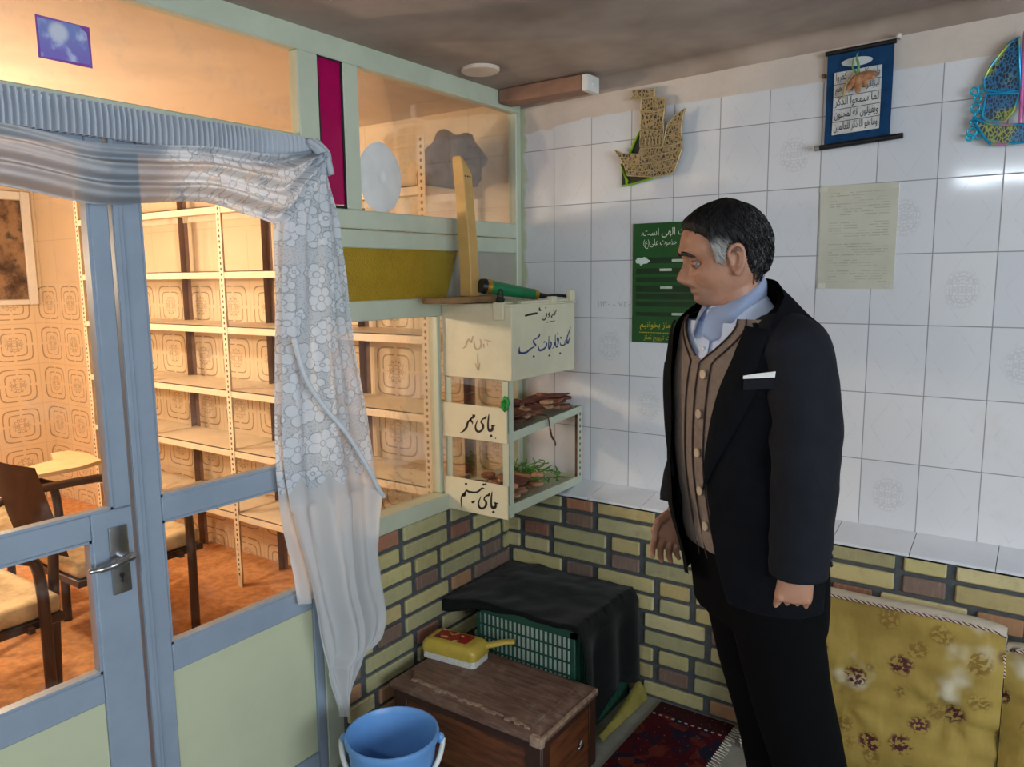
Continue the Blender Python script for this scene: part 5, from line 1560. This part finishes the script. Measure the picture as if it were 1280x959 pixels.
for k in range(NZ_):
    z = -.056 + .150 * (k + .5) / NZ_
    for i in range(NT_):
        f, hy = head_fh(2 * pi * (i + .5) / NT_, z)
        if z > hline(f) + .003 * mnoise.noise(V(i * .7, k * .1, 0)) + .003 * mnoise.noise(V(i * .17, 3, 0)):
            b.b.faces.new((hv(i, k), hv(i + 1, k), hv(i + 1, k + 1), hv(i, k + 1)))
rh = random.Random(21)
for s_ in range(900):
    th = rh.uniform(.12, pi); sg_ = rh.choice((-1, 1)); z0 = rh.uniform(-.05, .086)
    f, hy = head_fh(th, z0)
    if z0 < hline(f) + .003 or (th < .95 and z0 < .066): continue
    L_ = rh.uniform(.5, 1.1); front = max(0, 1 - th / 1.2)
    pts = []; lift = rh.uniform(.0085, .0125)
    for q in range(6):
        t_ = q / 5
        th_ = th + L_ * t_ * (.30 - .75 * front * (z0 < .06)); z_ = z0 - L_ * t_ * .030 * (1 - .6 * front) + .004 * sin(t_ * 3 + s_)
        f, hy = head_fh(min(max(th_, .02), pi), z_); d_e = z_ - hline(f)
        pts.append(head_pt(sg_ * min(max(th_, .02), pi), z_, (lift if d_e > .012 else max(.002, lift * max(0, d_e) / .012)) + .0012 * sin(pi * t_)))
    b.tube(pts, [.0004, .0011, .0014, .0013, .0010, .0003], 4, cap=False)
top = [vv[(i, NZ_)] for i in range(NT_) if (i, NZ_) in vv]
if len(top) == NT_: b.b.faces.new(top)
t = NT('greying_hair'); co = t.coords(); X = t.sep(co)
ang = t.math('ARCTAN2', X[1], t.math('ADD', X[0], .098))
st_ = t.noise(t.comb(t.math('MULTIPLY', ang, 16), t.math('MULTIPLY', X[2], 26), t.math('MULTIPLY', X[0], 8)), 3.0, 4, .65)
back = t.ramp(X[0], -.12, -.05)
c = t.mix(t.math('MULTIPLY', t.ramp(st_, .50, .68), t.math('ADD', .10, t.math('MULTIPLY', back, .75))), lin((13, 12, 13)), lin((120, 118, 118)))
for p, r, k in (((-.140, -.068, 1.590), .040, .95), ((-.140, .068, 1.590), .040, .95)):
    d = t.new('ShaderNodeVectorMath', operation='DISTANCE'); t.link(co, d.inputs[0]); d.inputs[1].default_value = p
    c = t.mix(t.math('MULTIPLY', t.math('SUBTRACT', 1.0, t.ramp(d.outputs['Value'], r * .4, r)), k), c, lin((150, 146, 142)))
obj('hair', b, t.done(t.bsdf(c, .5, 0, t.bump(st_, .6, .004), .2).outputs[0]), man, 180)

# ---- clothes
M['shirt'] = simple('light_blue_shirt', (196, 212, 240), .7, var=.03, scale=20)
M['cardigan'] = simple('taupe_knit', (130, 115, 104), .9, var=.08, scale=60, bump=.5, bscale=240)
M['cardtrim'] = simple('dark_knit_trim', (60, 40, 36), .9)
M['jacket'] = simple('navy_wool', (15, 18, 26), .85, var=.12, scale=30, spec=.25, bump=.15, bscale=200)
M['trouser'] = simple('black_trouser_cloth', (6, 6, 8), .95, var=.1, scale=8, spec=.1)
b = MB()
b.grid(lambda u, v: ring_pt(1.20 + .25 * v, 2 * pi * u, -.004), 80, 24)
def yoke(u, v):
    p = ring_pt(1.45, 2 * pi * u, -.004); c, s = cos(2 * pi * u), sin(2 * pi * u)
    q = V(-.087 + FX * .055 * c - FY * .055 * s, FY * .055 * c + FX * .055 * s, 1.505 - .022 * c)
    return p + (q - p) * v - V(0, 0, .020 * sin(pi * v))
b.grid(yoke, 80, 8)
sh_ = obj('shirt', b, M['shirt'], man, 180)
def collar_pt(phi, v):
    c, s = cos(phi), sin(phi)
    r = .0540 + (.006 + .024 * (1 + c) / 2) * v + .003 * sin(pi * v)
    z = 1.515 - .035 * c - v * (.036 + .012 * max(0, c) + .026 * g(min(phi, 2 * pi - phi) - .55, .35)) + .006 * sin(pi * v)
    return V(-.087 - .004 * c + FX * r * c * 1.02 - FY * r * s, FY * r * c + FX * r * s, z)
b = MB(); b.grid(lambda u, v: collar_pt(.14 + (2 * pi - .28) * u, v), 90, 10); bmesh.ops.solidify(b.b, geom=b.b.faces[:], thickness=.0025)
obj('collar', b, M['shirt'], sh_, 180)
b = MB(); b.grid(lambda u, v: ring_pt(1.37 + .105 * v, -.05 + .10 * u, .0015), 4, 20); obj('placket', b, M['shirt'], sh_, 180)
b = MB()
for z in (1.43, 1.395): b.sphere(ring_pt(z, .0, .003), (.0035, .0045, .0045), 8, 6)
obj('shirt_button', b, M['white'], sh_, 60)
# cardigan with v neck
def cv(z, side):
    if z < 1.372: return .0
    q = (z - 1.372) / .09
    return (.58 * q ** .95) if side > 0 else (.62 * q ** .9)
b = MB()
def cardf(u, v):
    z = .93 + .53 * v
    a, c = cv(z, 1), 2 * pi - cv(z, -1)
    return ring_pt(z, a + (c - a) * u, .004 + .004 * sin(z * 40) * g(z - 1.0, .06))
b.grid(cardf, 110, 90); cd = obj('cardigan', b, M['cardigan'], man, 180)
b = MB()
for off_a, sd in ((.0, 1), (.16, 1), (.0, -1), (.13, -1)):
    pts = []
    for i in range(40):
        z = .94 + .52 * i / 39
        if z < 1.372 and off_a == 0 and sd < 0: continue
        a = (cv(z, 1) + off_a if sd > 0 else -cv(z, -1) - off_a)
        if off_a == 0 and z < 1.36: a = .0
        pts.append(ring_pt(z, a, .006))
    b.tube(pts, .0019, 6)
obj('dark_trim', b, M['cardtrim'], cd, 180)
for z in (1.345, 1.262, 1.18, 1.098, 1.02):
    b = MB(); p = ring_pt(z, .09, .008); n = V(FX, FY, 0)
    R = n.to_track_quat('Z', 'Y').to_matrix()
    b.lathe([(0, 0), (.0095, 0), (.0105, .0015), (.0095, .0035), (.006, .003), (0, .0028)], 16)
    for q in b.b.verts: q.co = R @ q.co + p
    bt = obj('button', b, simple('horn_button', (190, 170, 146), .35, var=.1) if z == 1.345 else bt.data.materials[0], cd, 60)
# jacket
JN = [(.84, 22), (.90, 18), (.99, 15), (1.10, 14), (1.21, 17), (1.315, 22), (1.38, 28), (1.43, 34), (1.47, 46), (1.505, 70), (1.54, 120)]
JF = [(.84, 10), (.90, 8), (.99, 10), (1.10, 13), (1.175, 15), (1.28, 16), (1.38, 24), (1.43, 34), (1.47, 46), (1.505, 70), (1.54, 120)]
JBODY = [r_ for r_ in BODY if r_[0] < 1.46] + [(1.47, -.072, .140, .076), (1.50, -.078, .108, .066), (1.525, -.082, .078, .056), (1.56, -.085, .056, .050)]
def joff(z, dphi):
    o = .018 - .006 * max(0, (1.05 - z) / .2)
    return o
def jz(phi, t):
    w_ = 2 * pi - phi if phi > pi else phi
    zt = 1.545 - .075 * (1 + cos(w_)) / 2 * 1.0 if w_ > 1.2 else 1.47
    zt = 1.472 + .068 * max(0, min(1, (w_ - .95) / (pi - .95))) ** .45
    zh = .862 + .035 * g(w_, .5) * (1 if phi > pi else .3)
    return zh + (zt - zh) * t
b = MB()
def jack(u, v):
    z0 = .86 + .68 * v
    a, c = radians(interp(JN, z0)[0]), 2 * pi - radians(interp(JF, z0)[0])
    phi = a + (c - a) * u
    z = jz(phi, v)
    fold = .006 * mnoise.noise(V(phi * 2.2, z * 5, 4)) + .004 * sin(z * 22 + phi * 3) * g(z - 1.12, .12)
    q = ring_pt(z, phi, joff(z, 0) + fold, 1.0, JBODY)
    bk_ = max(0, -cos(phi)) ** .7 * max(0, min(1, (1.16 - z) / .22))
    q += V(FX, FY, 0) * (.034 * bk_)
    dfar = c - phi
    if dfar < .9 and z < 1.25:
        k = (1 - dfar / .9) * min(1, (1.25 - z) / .2)
        q += V(FX, FY, 0) * (.026 * k)
    dn = phi - a
    if dn < .5 and z < 1.05: q += V(FX, FY, 0) * (.012 * (1 - dn / .5) * min(1, (1.05 - z) / .15))
    return q
b.grid(jack, 130, 100); bmesh.ops.solidify(b.b, geom=b.b.faces[:], thickness=-.004)
jk = obj('suit_jacket', b, M['jacket'], man, 180)
# sleeves
def sleeve(path, sgn):
    b = MB(); sp_ = spline([V(*p) for p, r in path], 8); rs = []
    for i in range(len(path) - 1):
        for k in range(8): rs.append(path[i][1] + (path[i + 1][1] - path[i][1]) * k / 8)
    rs.append(path[-1][1])
    rings = []
    prev = None
    for i, p in enumerate(sp_):
        d = (sp_[min(i + 1, len(sp_) - 1)] - sp_[max(i - 1, 0)]).normalized()
        a = V(-1, 0, 0); a = (a - d * a.dot(d)).normalized(); c = d.cross(a)
        ring = []
        for k in range(28):
            th = 2 * pi * k / 28
            w_ = rs[i] * (1 + .07 * mnoise.noise(V(th * 1.2, i * .23, 3 + sgn)) + .05 * sin(i * .55 + 2 * th) * g(i - 34, 9))
            ring.append(p + a * (w_ * 1.08 * cos(th)) + c * (w_ * .94 * sin(th)))
        rings.append(ring)
    # turn the cuff inwards
    last = rings[-1]; cc = sum(last, V(0, 0, 0)) / len(last)
    rings.append([cc + (p - cc) * .94 for p in last]); rings.append([cc + (p - cc) * .9 + V(0, 0, .03) for p in last])
    b.loft(rings, cap=False)
    return obj('sleeve', b, M['jacket'], jk, 180)
sleeve([((-.058, -.085, 1.400), .042), ((-.038, -.118, 1.418), .056), ((-.014, -.155, 1.403), .067), ((-.006, -.182, 1.335), .064), ((-.001, -.200, 1.27), .062), ((-.001, -.208, 1.19), .060), ((.001, -.200, 1.10), .057), ((.003, -.188, 1.02), .055), ((.004, -.180, .962), .054)], 1)
sleeve([((-.080, .085, 1.395), .042), ((-.088, .118, 1.415), .055), ((-.094, .150, 1.393), .064), ((-.099, .182, 1.335), .061), ((-.103, .200, 1.27), .058), ((-.106, .205, 1.19), .056), ((-.124, .193, 1.11), .053), ((-.145, .172, 1.045), .050), ((-.157, .160, 1.0), .048)], 2)
# lapels and collar of the jacket
def lap(sd):
    b = MB()
    def fn(u, v):
        z = 1.115 + .335 * v
        a = radians(interp(JN if sd > 0 else JF, z)[0]) * sd
        wd = .46 * sin(min(1, v * 1.25) * pi / 2) * (1 if v < .72 else .72)
        phi = a + sd * wd * u
        return ring_pt(z, phi, joff(z, 0) + .006 + .004 * sin(pi * u)) + V(0, 0, -.006 * u)
    b.grid(fn, 10, 46); bmesh.ops.solidify(b.b, geom=b.b.faces[:], thickness=-.0025)
    return obj('lapel', b, M['jacket'], jk, 60)
lap(1); lap(-1)
b = MB()
def jc(u, v):
    phi = radians(66) + radians(228) * u
    w_ = 2 * pi - phi if phi > pi else phi
    q = max(0, (pi - w_) / (pi - 1.15))
    r = .058 + .070 * q ** 1.4 + (.016 + .012 * q) * v + .004 * sin(pi * v)
    z = 1.541 - .088 * q ** 1.25 - .040 * v * (1 - .35 * q) + .008 * sin(pi * v)
    c, s = cos(phi), sin(phi)
    return V(-.080 + FX * r * c - FY * r * s, FY * r * c + FX * r * s, z)
b.grid(jc, 50, 8); bmesh.ops.solidify(b.b, geom=b.b.faces[:], thickness=-.003); obj('jacket_collar', b, M['jacket'], jk, 60)
b = MB()
p0, p1 = ring_pt(1.350, radians(40), .031), ring_pt(1.356, radians(60), .031)
up = V(0, 0, 1); ex_ = (p1 - p0)
b.prism([p0, p1, p1 + up * .011 + ex_ * .02, p0 + ex_ * .45 + up * .009, p0 + up * .006], V(FX, FY, 0) * .003); obj('pocket_square', b, M['white'], jk)
b = MB(); b.prism([p0 - up * .022, p1 - up * .022, p1 + up * .001, p0 + up * .001], V(FX, FY, 0) * .0015); obj('breast_pocket', b, M['jacket'], jk)
b = MB()
for i in range(4): b.sphere((.060, -.200 + i * .001, .985 + i * .016), (.004, .006, .006), 8, 6)
obj('cuff_button', b, M['black'], jk, 60)
# trousers
b = MB()
b.loft([[ring_pt(z, 2 * pi * k / 40, .006) for k in range(40)] for z in (.80, .86, .92, .97, 1.0)])
for leg in (NLEG, FLEG):
    pts = [Vector(p) for p, r in leg]
    pts = spline(pts, 5); rr = [.094, .093, .092, .091, .089, .087, .085, .083, .081, .079, .077, .075, .074, .073, .073, .073, .073, .073, .074, .075, .075, .076, .076, .076, .076, .076]
    rings = []
    for i, p in enumerate(pts):
        rings.append([p + V(cos(a) * rr[i] * 1.02, sin(a) * rr[i] * .98, 0) * (1 + .05 * mnoise.noise(V(a * 1.5, i * .3, leg[0][0][1] * 9))) for a in [2 * pi * k / 30 for k in range(30)]])
    b.loft(rings)
me = b.mesh('trousers_base', 180)
tmp = bpy.data.objects.new('trousers_base', me); COL.objects.link(tmp)
md = tmp.modifiers.new('r', 'REMESH'); md.mode = 'VOXEL'; md.voxel_size = .008
sm = tmp.modifiers.new('s', 'SMOOTH'); sm.factor = .5; sm.iterations = 6
dg = bpy.context.evaluated_depsgraph_get(); tm = bpy.data.meshes.new_from_object(tmp.evaluated_get(dg)); bpy.data.objects.remove(tmp); tm.name = 'trousers'
tr_ = obj('trousers', tm, M['trouser'], man); tr_.data.polygons.foreach_set('use_smooth', [True] * len(tr_.data.polygons))
for fx, fy in ((.180, -.09), (.122, .09)):
    b = MB(); rings = []
    ax = V(FX, FY, 0); sd = V(-FY, FX, 0)
    for q, w_, h in ((-.085, .018, .05), (-.075, .032, .062), (-.04, .038, .07), (0, .040, .072), (.05, .043, .06), (.10, .047, .048), (.145, .044, .04), (.18, .03, .032), (.192, .012, .022)):
        c0 = V(fx, fy, 0) + ax * q
        rings.append([c0 + sd * (w_ * cos(a)) + V(0, 0, max(0.0, h * .5 + h * .5 * sin(a) if sin(a) > -.6 else 0)) for a in [2 * pi * k / 24 for k in range(24)]])
    b.loft(rings); obj('shoe', b, simple('black_leather', (20, 18, 18), .3), man, 60)
# ================================================================ light, camera, world
def light(name, typ, loc, energy, color, size=None, target=None, sizey=None):
    l = bpy.data.lights.new(name, typ); l.energy = energy; l.color = color
    if typ == 'AREA':
        l.shape = 'RECTANGLE'; l.size = size; l.size_y = sizey or size
    elif size is not None: l.shadow_soft_size = size
    o = bpy.data.objects.new(name, l); COL.objects.link(o); o.location = loc
    if target is not None: o.rotation_euler = (Vector(target) - Vector(loc)).to_track_quat('-Z', 'Y').to_euler()
    return o
light('window_daylight', 'AREA', (XE + .06, (wy0 + wy1) / 2, (wz0 + wz1) / 2), 70, (.77, .89, 1.0), wy1 - wy0 - .06, (XE - 1, (wy0 + wy1) / 2, (wz0 + wz1) / 2 - .05), wz1 - wz0 - .06)
light('warm_light', 'POINT', (-1.5, -1.85, 1.6), 40, (1.0, .80, .58), .06)
light('warm_light', 'POINT', (-2.9, -2.4, 1.7), 31, (1.0, .80, .58), .06)
light('warm_light', 'POINT', (-2.3, -1.3, 1.75), 26, (1.0, .80, .58), .06)  # fill without a bulb, added to brighten that room's ceiling
w = bpy.data.worlds.new('World'); SC.world = w; w.use_nodes = True
w.node_tree.nodes['Background'].inputs[0].default_value = (.75, .85, 1, 1); w.node_tree.nodes['Background'].inputs[1].default_value = .25

cam = bpy.data.cameras.new('Camera'); co_ = bpy.data.objects.new('Camera', cam); COL.objects.link(co_)
cam.sensor_fit = 'HORIZONTAL'; cam.sensor_width = 36.0; cam.lens = 966.5694 / 1280 * 36.0
r_ = Vector((0.82084433, 0.57106205, -0.01013472)); u_ = Vector((-0.06966973, 0.11772355, 0.99059946)); d_ = Vector((-0.56688686, 0.81242187, -0.13641845))
mw = Matrix((r_, u_, -d_)).transposed().to_4x4(); mw.translation = Vector((1.77379991, -2.62101452, 1.5473281))
co_.matrix_world = mw
cam.clip_start = .05
SC.camera = co_
SC.view_settings.view_transform = 'Standard'
SC.view_settings.look = 'None'
SC.view_settings.exposure = 0.55
SC.view_settings.gamma = 1.0
SC.view_settings.use_curve_mapping = False
try:
    SC.cycles.use_denoising = True
    SC.cycles.max_bounces = 8
    SC.cycles.transparent_max_bounces = 24
    SC.cycles.caustics_reflective = False
    SC.cycles.caustics_refractive = False
    SC.cycles.sample_clamp_indirect = 6
except Exception: pass
